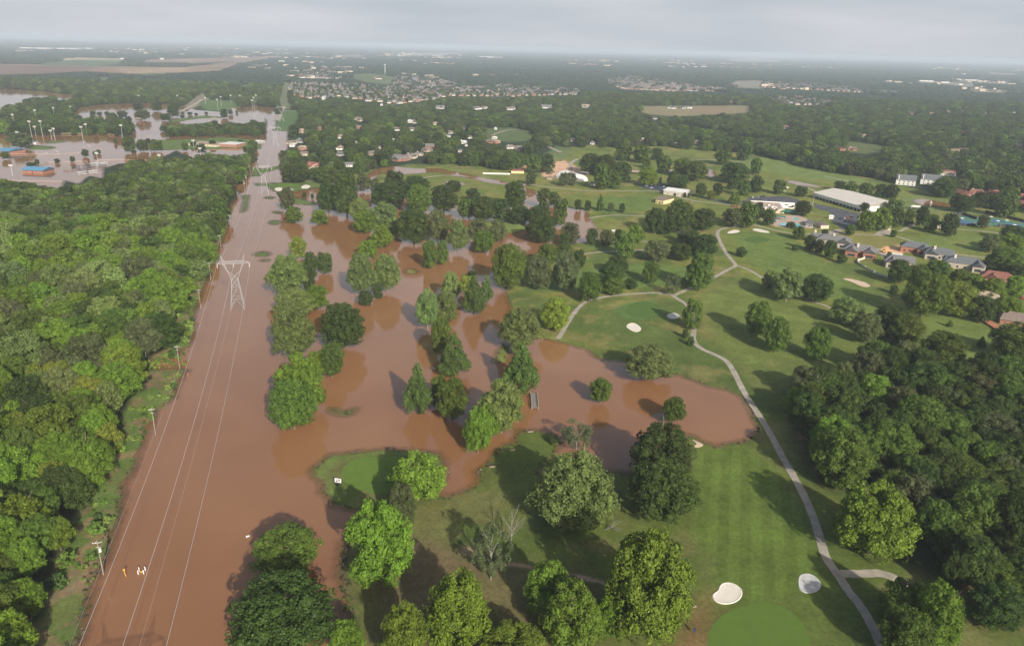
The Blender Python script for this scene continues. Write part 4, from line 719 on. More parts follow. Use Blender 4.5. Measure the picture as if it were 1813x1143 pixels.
# far woods: clusters of crowns, 1 x 1 unit patch, true height
def cluster(seed):
    r = np.random.RandomState(seed); V_, F_, T_ = [], [], []; nv = 0; iv, if_ = ICO1
    for i in range(16):
        c = np.array([r.uniform(-.42, .42), r.uniform(-.42, .42), r.uniform(.2, .55)]); s = np.array([r.uniform(.12, .2), r.uniform(.12, .2), r.uniform(.28, .5)])
        V_.append(c + iv * s * (1 + r.uniform(-.2, .2, len(iv))[:, None])); F_.append(if_ + nv); T_.append(np.full(len(iv), r.uniform(.75, 1.25))); nv += len(iv)
    me = np_mesh('cluster', np.concatenate(V_), np.concatenate(F_), 3); a = me.attributes.new('tone', 'FLOAT', 'POINT'); a.data.foreach_set('value', np.concatenate(T_).astype(np.float32)); me.materials.append(LEAF); return me
cc, nc = proto_coll('cluster_kinds', [cluster(i) for i in range(3)], [(.028,.050,.022), (.036,.062,.028), (.030,.048,.026)])
fp = [(x, y, 0, (w, w, 13 * g.uniform(.8, 1.2)), g.uniform(0, 6.28), g.randint(0, nc - 1)) for x, y, w in far]
mass('far_woods', fp, cc); print('far', len(fp))
# weeds and brush on the bank strip and in the forest understorey
bc, nb = proto_coll('weed_kinds', [crown('weed', 'broad', 71 + i, 12, .2, 260, .09, core=.7) for i in range(2)], [(.16,.25,.04), (.12,.20,.035), (.21,.28,.06), (.07,.12,.03)])
wp = []
for _ in range(26000):
    x, y = g.uniform(-420, -60), g.uniform(140, 900)
    if y > 500 and g.random() < .3: continue
    if not inpoly(x, y, stripW): continue
    if vnoise(np.array([x]), np.array([y]), 11, 77)[0] < .40: continue
    w = g.choice([.6, .8, 1.0, 1.4, 1.8, 2.4, 4.0 if g.random() < .25 else 1.2]); wp.append((x, y, .05, (w * 1.3, w * 1.3, w), g.uniform(0, 6.28), g.randint(0, nb - 1)))
mass('undergrowth', wp, bc); print('weeds', len(wp))
# ------------------------------------------------------------ power line
def tower(name, x, y, rz, label, s=.95):
    r = empty(name, (x, y, 0), rz, label, 'transmission tower', 'steel towers of the power line'); r.scale = (s, s, s)
    b = MB(); t = b.tube; m = .07
    lv = [(0, 4.1), (7, 3.2), (14.5, 2.35), (19, 1.85)]
    for sx in (-1, 1):
        for sy in (-1, 1):
            for (z0, w0), (z1, w1) in zip(lv, lv[1:]): t((sx*w0, sy*w0*.9, z0 - (1 if z0 == 0 else 0)), (sx*w1, sy*w1*.9, z1), m)
    for k, ((z0, w0), (z1, w1)) in enumerate(zip(lv, lv[1:])):
        for (ax, sg) in ((0, 1), (0, -1), (1, 1), (1, -1)):
            def P(u, w, z): return (u*w, sg*w*.9, z) if ax == 0 else (sg*w, u*w*.9, z)
            if k == 0:
                t(P(-1, w0, z0), P(0, w1, z1), m*.75); t(P(1, w0, z0), P(0, w1, z1), m*.75)
                for q in (.35, .65): t(P(-1, w0+(w1-w0)*q, z0+(z1-z0)*q), P(-1+q, w0+(w1-w0)*q, z0+(z1-z0)*q), m*.5); t(P(1, w0+(w1-w0)*q, z0+(z1-z0)*q), P(1-q, w0+(w1-w0)*q, z0+(z1-z0)*q), m*.5)
            else: t(P(-1, w0, z0), P(1, w1, z1), m*.7); t(P(1, w0, z0), P(-1, w1, z1), m*.7)
            t(P(-1, w1, z1), P(1, w1, z1), m*.7)
    b.build('lattice_body', M['galvanized'], r)
    b = MB(); t = b.tube
    for sx in (-1, 1):
        for sy in (-.7, .7):
            t((sx*1.85, sy*2.2, 19), (sx*4.0, sy*.9, 24.5), m); t((sx*4.0, sy*.9, 24.5), (sx*5.0, sy*.9, 29), m); t((sx*4.0, sy*.9, 24.5), (sx*6.2, sy*.9, 29), m)
            t((sx*4, sy*.9, 24.5), (-sx*1.85, sy*2.2, 19), m*.8); t((sx*4.6, sy*.9, 26.8), (sx*5.6, sy*.9, 28.2), m*.6)
        t((sx*4, -.6, 24.5), (sx*4, .6, 24.5), m)
    b.build('waist_arms', M['galvanized'], r)
    b = MB(); t = b.tube
    for z in (29, 30.4):
        for sy in (-.6, .6): t((-6.5, sy, z), (6.5, sy, z), m)
    for sx in (-1, 1):
        for sy in (-.6, .6):
            for z in (29, 30.4): t((sx*6.5, sy, z), (sx*9.6, 0, 29.2), m*.9)
    for i in range(13):
        x0 = -6.5 + i; t((x0, -.6, 29 if i % 2 else 30.4), (x0+1, -.6, 30.4 if i % 2 else 29), m*.6); t((x0, .6, 29), (x0+1, .6, 30.4), m*.6); t((x0, -.6, 30.4), (x0+1, .6, 30.4), m*.6)
    b.build('crossarm', M['galvanized'], r)
    for sx in (-1, 1):
        b = MB()
        for q in ((5.0, .6), (6.3, .6), (5.0, -.6), (6.3, -.6)): b.tube((sx*q[0], q[1], 30.2), (sx*6.9, 0, 34.5), m*.85)
        b.tube((sx*5.8, .35, 32), (sx*6.5, -.3, 32), m*.6); b.build('peak', M['galvanized'], r)
    for xx in (-9.3, 0, 9.3):
        b = MB(); b.tube((xx, 0, 29.1), (xx, 0, 26.3), .10); [b.tube((xx, 0, 28.6 - .3*k), (xx, 0, 28.5 - .3*k), .2) for k in range(7)]; b.build('insulator', M['white_paint'], r)
    return r
B1 = Vector((*G(421.5, 545), 0)); B2 = Vector((*G(469, 343.5), 0)); dirn = (B2 - B1).normalized(); perp = Vector((dirn.y, -dirn.x, 0)); rzl = atan2(perp.y, perp.x)
span = (B2 - B1).length; print('tower span', span)
tip = Vector((*G(238, 1108), 0)); sh = Vector((SUND.x, SUND.y, 0)) / -SUND.z * 31; B0e = tip - sh; tt = (B0e - B1).dot(dirn); B0 = B1 + dirn * tt
B3 = B1 + dirn * (span * 2.05); B4 = B1 + dirn * span * 3.1
print('B0', B0, 'B1', B1, B2)
TW = [tower('transmission_tower', *B0.xy, rzl, 'steel lattice tower standing in the channel below the picture edge, seen by its shadow'), tower('transmission_tower', *B1.xy, rzl, 'large grey steel lattice tower standing in the brown flooded channel'), tower('transmission_tower', *B2.xy, rzl, 'smaller looking steel tower beside the green with three bunkers'), tower('transmission_tower', *B3.xy, rzl, 'faint steel tower far up the flooded channel'), tower('transmission_tower', *B4.xy, rzl, 'faintest steel tower at the grassy end of the channel')]
def wire(name, P, Q, sag, r, label, mm='wire', k=24, group=None):
    b = MB(); pr = None
    for i in range(k + 1):
        t_ = i / k; p = P.lerp(Q, t_); p = Vector((p.x, p.y, p.z - sag * 4 * t_ * (1 - t_)))
        if pr: b.tube(pr, p, r, r, 4)
        pr = p
    o = b.build(name, M[mm]); tag(o, label, 'cable', group); return o
bases = [B0 - dirn * 300, B0, B1, B2, B3, B4]; offs = [(-9.3, 26.2, 'west conductor'), (0, 26.2, 'middle conductor'), (9.3, 26.2, 'east conductor'), (-6.9, 34.4, 'thin west shield wire'), (6.9, 34.4, 'thin east shield wire')]
SPN = ['crossing the bottom edge of the picture', 'between the bottom edge and the large steel tower', 'between the large tower and the second tower', 'between the second tower and the faint third tower', 'beyond the faint third tower']
for si in range(5):
    for ox, oz, nm in offs:
        P = bases[si] + perp * ox + Vector((0, 0, oz)); Q = bases[si+1] + perp * ox + Vector((0, 0, oz))
        wire('power_line', P, Q, (Q - P).length * (.022 if oz < 30 else .012),   .055 if oz < 30 else .018, '%s, %s' % (nm, SPN[si]), group='wires of the power line')
poles = [((183.3,1016.7), 'utility pole with white transformer on the grassy tip of the bank near the bottom', 1), ((275.6,769.5), 'pale utility pole rising from brown water beside the weedy bank, below the grassy point', 0), ((318.4,652), 'utility pole at the small muddy inlet above the grassy point', 0), ((355.5,546), 'leaning utility pole beside a round tree shadow on the water', 0), ((373.4,495), 'utility pole in the water just above the large tower\'s level', 0), ((391.5,443), 'utility pole by the narrow weedy bank above the tower', 0), ((408.6,405), 'utility pole at the bank beside a flooded gap', 0), ((422.5,361), 'utility pole by the line of flooded bushes', 0), ((433,339), 'utility pole with transformer beside the small white box', 1), ((436.4,329), 'utility pole with a pale equipment box on the brown water', 1), ((443.5,311), 'tall pale pole at the forest corner', 0)]
PP = []
for (p, lb, tr) in poles:
    x, y = G(*p); r = empty('utility_pole', (x, y, 0), rzl, lb, 'utility pole', 'utility poles along the flooded bank')
    MB().tube((0,0,-.5), (.05,0,12.2), .17, .11, 8).build('pole', M['wood_pole'], r); b = MB().box(-1.2,-.05,11.3,1.2,.05,11.4); [b.tube((q,0,11.4),(q,0,11.75),.07) for q in (-1.2,-.4,1.2)]; b.build('crossarm', M['white_paint'], r)
    b = MB().box(-.6,-.05,9.8,.6,.05,9.88); b.build('crossarm', M['white_paint'], r)
    if tr: MB().tube((.4,0,8.2),(.4,0,9.3),.38,.38,10).build('transformer', M['white_paint'], r)
    PP.append(Vector((x, y, 11.7)))
for i in range(len(PP) - 1):
    for ox in (-1.2, 1.2): wire('utility_line', PP[i] + perp * ox, PP[i+1] + perp * ox, 1.0, .022, 'thin utility wire from the %s to the next' % (['bottom pole', 'pole below the grassy point', 'pole at the muddy inlet', 'leaning pole', 'pole at the tower level', 'sixth pole from the bottom', 'seventh pole from the bottom', 'eighth pole from the bottom', 'ninth pole from the bottom', 'tenth pole from the bottom'][i]), mm='dark', k=8, group='utility wires along the bank')
q0 = PP[0] - dirn * 60
for ox in (-1.2, 1.2): wire('utility_line', q0 + perp * ox, PP[0] + perp * ox, 1.0, .022, 'thin utility wire running from the bottom pole out of the picture', mm='dark', k=8, group='utility wires along the bank')
# ------------------------------------------------------------ ball field light masts
LB = [(205,300,115),(500,235,55),(430,410,205),(575,400,200),(480,370,265),(740,440,295),(695,435,318),(1115,460,275),(1165,370,235),(1640,400,250),(265,540,345),(170,915,780),(1320,790,620),(740,180,20),(955,90,0)]
LP = [(x/7.554, 190+b_/7.554, 190+t_/7.554) for x, b_, t_ in LB] + [(230+x/7.554, 170+b_/7.554, 170+t_/7.554) for x, b_, t_ in [(130,75,0),(645,80,0),(1015,110,30),(1180,190,60),(1225,130,20),(1355,90,0),(1480,90,0),(1665,150,30),(1695,120,0),(1640,160,65),(950,825,705),(855,690,600),(400,870,790),(170,290,215)]]
LP.sort(); lp0 = None
for i, (u, vb, vt) in enumerate(LP):
    x, y = G(u, vb); D = proj(x, y)[2]; h = min(34, (vb - vt) * D / F / cos(PITCH) * 1.0)
    r = empty('light_mast', (x, y, 0), 0, None, 'light mast', 'tall light masts around the flooded ball fields'); r['label'] = 'tall ball field light mast, %s from the picture\'s left edge' % ('first' if i == 0 else ORD(i + 1).strip() if i + 1 not in (21, 22, 23) else {21: '21st', 22: '22nd', 23: '23rd'}[i + 1])
    MB().tube((0,0,-.5), (0,0,h), .32, .18, 6).build('mast', M['galvanized'], r)
    b = MB().box(-2.2,-.1,h-1.6,2.2,.1,h-1.4); b.box(-2.2,-.1,h-.2,2.2,.1,h)
    for q in (-1.9,-.95,0,.95,1.9): b.box(q-.35,-.35,h-1.35,q+.35,.2,h-.8); b.box(q-.35,-.35,h+.02,q+.35,.2,h+.5)
    b.build('lamp_bank', M['white_paint'], r)
# ------------------------------------------------------------ houses
def gable(b, w, d, h, rh, ov=.5, x0=0, y0=0, hip=0.0):
    W2, D2 = w/2 + ov, d/2 + ov; t = .22; hx = W2 * (1 - hip)
    e = [(-W2,-D2,h),(W2,-D2,h),(W2,D2,h),(-W2,D2,h)]; rg = [(-hx,0,h+rh),(hx,0,h+rh)]; n = len(b.v)
    for z in (0, t): b.v += [(p[0]+x0, p[1]+y0, p[2]+z) for p in e + rg]
    f = [(0,1,5,4),(1,2,5),(2,3,4,5),(3,0,4)]
    b.f += [tuple(n+6+i for i in q) for q in f] + [tuple(n+i for i in reversed(q)) for q in f]
    for i in range(4): j = (i+1) % 4; b.f.append((n+i, n+j, n+6+j, n+6+i))
    return b
def walls(b, w, d, h, rh, x0=0, y0=0, hip=0.0):
    b.box(x0-w/2, y0-d/2, -.3, x0+w/2, y0+d/2, h+.05)
    if hip < .05:
        for sx in (-1, 1): b.quad((x0+sx*w/2, y0-d/2, h), (x0+sx*w/2, y0+d/2, h), (x0+sx*w/2, y0, h+rh*.97))
    return b
def make_house(name, w, d, h, rh, hip, roof, wall, wing, chim):
    r = empty(name, (0, 0, 0)); b = walls(MB(), w, d, h, rh, hip=hip)
    if wing: walls(b, w*.45, d*1.25, h-.15, rh*.8, x0=w*.22*wing, y0=-d*.28, hip=0)
    b.build('wall', M[wall], r); b = gable(MB(), w, d, h, rh, hip=hip)
    if wing:                                  # cross wing: ridge along y
        bb = MB(); gable(bb, d*1.25, w*.45, h-.15, rh*.8, hip=.0); b2 = len(b.v); b.v += [(-p[1]+w*.22*wing, p[0]-d*.28, p[2]) for p in bb.v]; b.f += [tuple(b2+i for i in q) for q in bb.f]
    rf = b.build('roof', M[roof], r)
    if chim: MB().box(-w*.22-.5, d*.12-.4, h, -w*.22+.5, d*.12+.4, h+rh+1.0).build('chimney', M[chim], rf)
    for x in (-.32, -.08): MB().box(w*x-.7, -d/2-.04, 1.0, w*x+.7, -d/2+.05, 2.3).build('window', M['glass'], r)
    for x in (-.3, .0, .3): MB().box(w*x-.6, d/2-.05, 1.0, w*x+.6, d/2+.04, 2.3).build('window', M['glass'], r)
    for sx in (-1, 1): MB().box(sx*w/2-.04, -.7, 1.0, sx*w/2+.04, .7, 2.3).build('window', M['glass'], r)
    MB().box(w*.06-.5, -d/2-.05, 0, w*.06+.5, -d/2+.04, 2.1).build('door', M['bark'], r); return r
COLN = {'roof_umber': 'umber', 'roof_mauve': 'mauve', 'roof_grey': 'grey', 'roof_brown': 'brown', 'roof_pinkgrey': 'pinkish grey', 'roof_slate': 'slate', 'roof_red': 'red', 'roof_tan': 'tan', 'roof_white': 'white'}
WALN = {'wall_white': 'white', 'wall_cream': 'cream', 'wall_brick': 'brick', 'wall_tan': 'tan', 'wall_grey': 'grey'}
hl = {}; HL = []
EXTRA = {'brick terrace house': (1798,564)}
for i, (u, v, roof, wall, w) in enumerate(HOUSES):
    x, y = G(u, v); r = make_house('house', w, w*.62, 3.0, w*.17, [.0, .35, .5][i % 3], roof, wall, [0, 1, -1][i % 3] if w > 11 else 0, 'wall_white' if i % 4 == 0 else None)
    r.location = (x, y, .25); r.rotation_euler = (0, 0, RAD([8, -35, 60, 95, -15, 30][i % 6])); lm = min(LMW, key=lambda k: (LMW[k][0] - x) ** 2 + (LMW[k][1] - y) ** 2)
    hl.setdefault((roof, wall, lm), []).append((r, x, y))
for (roof, wall, lm), L in hl.items():
    L.sort(key=lambda q: (q[1]-LMW[lm][0])**2 + (q[2]-LMW[lm][1])**2)
    for n, (r, x, y) in enumerate(L): tag(r, '%s-roofed %s-walled house among the trees, %sclosest to the %s' % (COLN[roof], WALN[wall], ORD(n+1), lm), 'house', 'neighbourhood houses among the trees')
# dense far subdivisions
gh = random.Random(17); protos = []
for i, (roof, wall) in enumerate([('roof_umber','wall_tan'),('roof_grey','wall_tan'),('roof_umber','wall_brick'),('roof_mauve','wall_brick'),('roof_slate','wall_grey'),('roof_mauve','wall_cream')]):
    protos.append((roof, wall))
sub = []
for si, q in enumerate(SUBD):
    Wq = toW(q); Wl = [tuple(p) for p in Wq]; an = [.25, -.3, .1, .2, 0][si]
    x0, x1, y0, y1 = Wq[:,0].min(), Wq[:,0].max(), Wq[:,1].min(), Wq[:,1].max(); cx_, cy_ = (x0+x1)/2, (y0+y1)/2; R_ = max(x1-x0, y1-y0)
    for a in np.arange(-R_, R_, 21):
        for k, b_ in enumerate(np.arange(-R_, R_, 27)):
            bb = b_ + (14 if k % 2 else 0); x = cx_ + a*cos(an) - bb*sin(an) + gh.uniform(-2, 2); y = cy_ + a*sin(an) + bb*cos(an) + gh.uniform(-2, 2)
            if not inpoly(x, y, Wl) or gh.random() < .12: continue
            sub.append((x, y, an + gh.choice([0, pi/2, pi, -pi/2]), si, proj(x, y)[2]))
sub.sort(key=lambda q: q[4]); nind = 300 - len(HOUSES) - 14
SN = ['on the dense hillside subdivision beyond the channel woods', 'in the pale subdivision before the central horizon', 'in the bright building site subdivision', 'in the long dark-roofed subdivision toward the water tower', 'in the row below the grassy hill top']
def small_house(roof, wall, hip): 
    r = empty('house', (0,0,0)); walls(MB(), 15, 11, 3.6, 3, hip=hip).build('wall', M[wall], r); gable(MB(), 15, 11, 3.6, 3.0, hip=hip).build('roof', M[roof], r); return r
P_ = [small_house(a, b_, [.3, .5, 0][i % 3]) for i, (a, b_) in enumerate(protos)]; used = [False] * len(P_)
for n, (x, y, rz, si, D) in enumerate(sub[:nind]):
    k = gh.randrange(len(P_)); r = P_[k] if not used[k] else copy_tree(P_[k]); used[k] = True; r.location = (x, y, .2); r.rotation_euler = (0, 0, rz)
    tag(r, 'small %s-roofed %s house %s' % (COLN[protos[k][0]], WALN[protos[k][1]], SN[si]), 'house', 'houses %s, %s and %s' % (SN[si], COLN[protos[k][0]], WALN[protos[k][1]]))
hcol = bpy.data.collections.new('house_kinds')
for i, (a, b_) in enumerate(protos):
    bm = walls(MB(), 15, 11, 3.6, 3, hip=.3); nf = len(bm.f); gable(bm, 15, 11, 3.6, 3, hip=.3); me = bm.mesh('house_unit', M[b_]); me.materials.append(M[a])
    for p in me.polygons: p.material_index = 1 if p.index >= nf else 0
    hcol.objects.link(bpy.data.objects.new('house_kind_%02d' % i, me))
fh = [(x, y, .2, (1, 1, 1), rz, gh.randrange(6)) for x, y, rz, si, D in sub[nind:]]
for _ in range(260):                       # pale roofs dotted through the far woods
    r_ = 3000 * 4.6 ** gh.random(); a_ = gh.uniform(-.66, .66); cx_, cy_ = r_ * sin(a_), r_ * cos(a_)
    if float(fbm(np.array([cx_]), np.array([cy_]), 1500, 23)[0]) < .50: continue
    for q in range(gh.randint(2, 7)):
        k_ = gh.uniform(.7, 1.3) * (1 + r_ / 9000); fh.append((cx_ + gh.gauss(0, r_ * .014), cy_ + gh.gauss(0, r_ * .02), 4 + r_ * .0009, (k_ * 1.4, k_, 1), gh.uniform(0, 3), gh.choice([0, 1, 3, 5, 6, 6])))
o_ = bpy.data.objects.new('house_kind_06', MB().box(-8, -6, -4, 8, 6, 6).mesh('house_unit', M['wall_cream'])); hcol.objects.link(o_)
mass('distant_houses', fh, hcol); print('houses', len(HOUSES), 'sub', len(sub))
# ------------------------------------------------------------ stone villas by the fairway
def villa(px, py, w, d, rz, roof, wall, label, wings, h=4.6, rh=3.6, chim=None, gablewall='wall_cream', name='villa'):
    x, y = G(px, py); r = empty(name, (x, y, .25), RAD(rz), label, 'house', 'villas beside the fairway'); b = MB(); rf = MB(); walls(b, w, d, h, rh, hip=.45); gable(rf, w, d, h, rh, hip=.45)
    for (wx, wy, ww, wd, turn) in wings:
        if not turn: walls(b, ww, wd, h-.2, rh*.8, x0=wx, y0=wy, hip=.35); gable(rf, ww, wd, h-.2, rh*.8, x0=wx, y0=wy, hip=.35)
        else:
            bb = MB(); walls(bb, wd, ww, h-.2, rh*.85, hip=0); k = len(b.v); b.v += [(-p[1]+wx, p[0]+wy, p[2]) for p in bb.v]; b.f += [tuple(k+i for i in q) for q in bb.f]
            bb = MB(); gable(bb, wd, ww, h-.2, rh*.85, hip=0); k = len(rf.v); rf.v += [(-p[1]+wx, p[0]+wy, p[2]) for p in bb.v]; rf.f += [tuple(k+i for i in q) for q in bb.f]
            MB().box(wx-ww*.3, wy-wd/2-.06, .6, wx+ww*.3, wy-wd/2-.01, 2.7).build('window', M['glass'], r)
    b.build('wall', M[wall], r); ro = rf.build('roof', M[roof], r)
    for k in range(-2, 3):
        MB().box(k*w*.18-.7, -d/2-.06, 1, k*w*.18+.7, -d/2+.03, 2.6).build('window', M['glass'], r)
    MB().box(w*.45-.9, -d/2-.07, 0, w*.45+.3, -d/2+.03, 2.2).build('door', M['bark'], r)
    if chim: 
        for c in chim: MB().box(c[0]-.8, c[1]-.6, h-.5, c[0]+.8, c[1]+.6, h+rh+1.6).build('chimney', M['pale_stone'], ro)
    return r
villa(1474,433,26,15,-24,'roof_grey','stone','big stone villa with grey hip roof and two chimneys at the pool end', [(-12,4,12,12,0),(9,-5,11,14,1)], chim=[(-15,5),(0,-1)])
villa(1521,451,24,13,-24,'roof_grey','brick','brick villa with grey roof ridges beside the bare dirt plot', [(-6,-6,9,12,1),(7,-5,9,12,1)], chim=[(-2,-3)])
villa(1590,471,20,14,-24,'roof_grey','stone','stone villa with two-pane gable behind the pale garden fence', [(5,4,12,12,0),(-5,-5,8,11,1)], chim=[(-5,1)])
villa(1618,446,21,12,-24,'roof_slate','brick','slate-roofed villa with an orange brick front facing the dirt plot', [(6,-4,9,12,1)])
villa(1661,457,22,14,-24,'roof_slate','stone','slate-roofed stone villa in the middle of the row by the curving path', [(-6,-4,9,11,1)], chim=[(-4,-2)])
villa(1705,474,27,14,-24,'roof_slate','stone','slate-roofed villa with cream gable arch at the tree end of the row', [(8,-6,7,12,1),(-8,3,12,12,0)], chim=[(-7,-2)])
villa(1763,497,20,13,-28,'roof_red','wall_brick','brick house with large red-brown hip roof half hidden in trees', [(-3,-4,9,10,1)], h=3.2)
villa(1799,573,17,12,-30,'roof_brown','wall_brick','low brick house with brown hip roof behind the brick terrace', [(-5,-2,8,10,0)], h=3.2)
villa(1748,533,13,8,-30,'roof_tan','wall_brick','tan-roofed house mostly hidden by trees beside the fairway', [], h=3.0)
sheet('terrace', [(1733,566),(1748,564),(1776,582),(1771,586),(1752,578)], M['terracotta'], .5, th=.5); sheet('terrace', [(1757,582),(1776,580),(1774,587),(1767,590)], CP, .55, th=.5)
for k, pts_ in enumerate([[(1732,567),(1752,579),(1768,590)]]):
    P = [G(*p) for p in pts_]; b = MB()
    for a_, c_ in zip(P, P[1:]): b.quad((a_[0],a_[1],-.1),(c_[0],c_[1],-.1),(c_[0],c_[1],1.3),(a_[0],a_[1],1.3)); b.quad((a_[0]+.25,a_[1]+.2,-.1),(c_[0]+.25,c_[1]+.2,-.1),(c_[0]+.25,c_[1]+.2,1.3),(a_[0]+.25,a_[1]+.2,1.3)); b.quad((a_[0],a_[1],1.3),(c_[0],c_[1],1.3),(c_[0]+.25,c_[1]+.2,1.3),(a_[0]+.25,a_[1]+.2,1.3))
    o = b.build('brick_wall', M['brick']); tag(o, 'low dark brick wall round the terrace of the brown-roofed house', 'wall')
FP = smooth_line([G(*p) for p in [(1530,459),(1515,464),(1522,470),(1535,478),(1552,486),(1580,495)]], 1); b = MB()
for a_, c_ in zip(FP, FP[1:]):
    d_ = Vector((c_[0]-a_[0], c_[1]-a_[1], 0)).normalized(); nn = (-d_.y*.12, d_.x*.12)
    b.v += [(a_[0],a_[1],-.1),(c_[0],c_[1],-.1),(c_[0],c_[1],1.9),(a_[0],a_[1],1.9),(a_[0]+nn[0],a_[1]+nn[1],-.1),(c_[0]+nn[0],c_[1]+nn[1],-.1),(c_[0]+nn[0],c_[1]+nn[1],1.9),(a_[0]+nn[0],a_[1]+nn[1],1.9)]; k = len(b.v)-8
    b.f += [(k,k+1,k+2,k+3),(k+5,k+4,k+7,k+6),(k+3,k+2,k+6,k+7)]
fo = empty('garden_fence', (0,0,0), 0, 'pale grey garden fence curving along the fairway below the stone villas', 'fence'); b.build('panels', M['pale_stone'], fo)
for p in FP[::2]: MB().box(p[0]-.25,p[1]-.25,-.1,p[0]+.25,p[1]+.25,2.3).build('post', M['white_paint'], fo)
sheet('driveway', ZP((1400,390), 8.633, [(1300,440),(1340,430),(1480,530),(1740,560),(1700,590),(1380,560)]), CP, .35); sheet('swimming_pool', ZP((1400,390), 8.633, [(1540,500),(1720,520),(1700,548),(1560,530)]), M['white_paint'], .42)
# ------------------------------------------------------------ club buildings
def quadhouse(name, p1, p2, p3, h, rh, roof, wall, label, cat, ov=.4, flat=False, door=None, openlow=False):
    a, b_, c = (Vector((*G(*p), 0)) for p in (p1, p2, p3)); L = b_ - a; Wd = c - b_; Wd = Wd - L * (Wd.dot(L) / L.dot(L)); w, d = L.length, Wd.length; ctr = a + L/2 + Wd/2
    r = empty(name, (ctr.x, ctr.y, .2), atan2(L.y, L.x), label, cat); m = MB()
    if openlow:
        m.box(-w/2,-d/2,2.8,w/2,d/2,h+.05); [m.quad((sx*w/2,-d/2,h),(sx*w/2,d/2,h),(sx*w/2,0,h+rh*.97)) for sx in (-1,1)]; m.box(w/2-.3,-d/2+.1,-.2,w/2-.02,d/2-.1,2.8); m.build('wall', M[wall], r); m2 = MB().box(-w/2+.5,-d/2+.9,-.2,w/2-.5,d/2-.9,2.75); m2.build('shade_block', M['dark'], r)  # dark block fills the open lower storey, its colour standing for shade
        for k in range(15): MB().box(-w/2+.1+k*(w-.6)/14,-d/2+.02,-.2,-w/2+.5+k*(w-.6)/14,-d/2+.35,2.8).build('column', M['white_paint'], r)
    else: (walls(m, w, d, h, rh) if not flat else m.box(-w/2,-d/2,-.3,w/2,d/2,h)); m.build('wall', M[wall], r)
    (gable(MB(), w, d, h, rh, ov=ov) if not flat else MB().box(-w/2-ov,-d/2-ov,h+.003,w/2+ov,d/2+ov,h+.4)).build('roof', M[roof], r)
    if door: MB().box(w*door-1.6,-d/2-.06,-.2,w*door+1.6,-d/2+.02,3).build('door', M['dark'], r)
    else: MB().box(-.5,-d/2-.06,-.2,.5,-d/2+.02,2.1).build('door', M['dark'], r)
    for k in (-.3,.2,.38): MB().box(w*k-.6,-d/2-.05,1.1,w*k+.6,-d/2+.02,2.1).build('window', M['glass'], r)
    return r
quadhouse('sports_hall', (1438,350.5), (1523.3,376), (1572,366), 5.8, 4.2, 'cream_roof', 'white_metal', 'very long hall with a low white metal gable roof behind the parking lot', 'hall', ov=.3, openlow=True)
quadhouse('shed', (1160.5,360), (1174.4,362.5), (1186.5,357), 4.2, 2.6, 'roof_brown', 'yellow_wall', 'little yellow shed with brown gable roof alone on the grass', 'shed')
quadhouse('maintenance_shed', (1174.4,344.5), (1211,349.5), (1220,344), 4.4, 2.2, 'white_metal', 'cream_metal', 'white-roofed maintenance shed with a dark door by the car lot', 'shed', door=.05)
quadhouse('pool_house', z1340([(770,690)])[0], z1340([(850,722)])[0], z1340([(910,700)])[0], 3.4, 1.6, 'roof_pinkgrey', 'wall_cream', 'small cream pool house with pinkish grey roof next to the pools', 'pool house')
quadhouse('pool_pavilion', z1340([(650,690)])[0], z1340([(740,700)])[0], z1340([(770,650)])[0], 2.8, 1.6, 'roof_slate', 'wall_grey', 'dark-roofed open pavilion between the pools and pool house', 'pavilion')
quadhouse('club_house', z1340([(-40,500)])[0], z1340([(360,520)])[0], z1340([(520,440)])[0], 5.0,   .3, 'deck_tan', 'wall_cream', 'wide flat-roofed cream clubhouse behind the swimming pools', 'clubhouse', flat=True)
CLB = Vector((*G(*z1340([(240,430)])[0]), 0)); g6 = random.Random(3)
for i in range(26):
    x, y = G(*z1340([(60 + 17*i, 425 + g6.uniform(-22, 30))])[0], 5.6); s = g6.uniform(.5, 1.2); o = MB().box(-s,-s*.8,0,s,s*.8,s*.9).box(-s*.5,-s*.5,s*.9,s*.5,s*.5,s*1.2).build('roof_unit', M[g6.choice(['galvanized','roof_brown','white_paint'])], None, (x, y, 5.6), g6.uniform(0,1)); tag(o, 'small box-shaped unit on the flat clubhouse roof', 'roof unit', 'boxes on the flat clubhouse roof')
x, y = G(*z1340([(200,436)])[0]); r = MB().box(-22,-.25,4.8,22,.25,6.1).box(-22,-.2,0,22,.2,4.795).build('parapet_wall', M['white_paint'], None, (x, y, .2), RAD(-9)); tag(r, 'long white parapet wall behind the clubhouse roof along the parking lot', 'wall')
x, y = G(*z1340([(450,520)])[0]); r = MB().box(-9,-3,3.2,9,3,3.5).box(-9,-3.05,2.3,9,-2.95,3.2).box(-8.8,2.6,0,-8.5,2.9,3.2).box(8.5,2.6,0,8.8,2.9,3.2).box(-8.8,-2.9,0,-8.5,-2.6,3.2).box(8.5,-2.9,0,8.8,-2.6,3.2).build('awning', M['green_awning'], None, (x, y, .3), RAD(-6)); tag(r, 'dark green awning on the pool side of the clubhouse', 'awning')
x, y = G(*z1340([(290,600)])[0]); r = MB().box(-6,-2.5,3,6,2.5,3.3).box(-6,-2.4,0,-5.7,-2.1,3).box(5.7,-2.4,0,6,-2.1,3).box(5.7,2.1,0,6,2.4,3).box(-6,2.1,0,-5.7,2.4,3).build('awning', M['green_awning'], None, (x, y, .3), RAD(-6)); tag(r, 'small dark green canopy beside the western swimming pool', 'awning')
sheet('pool_deck', z1340([(30,580),(120,560),(360,540),(560,545),(680,590),(720,640),(780,690),(720,722),(600,705),(430,720),(240,690),(100,640)]), colmat('deck_tan', (.50,.37,.28), rough=.9, var=.1), .37)
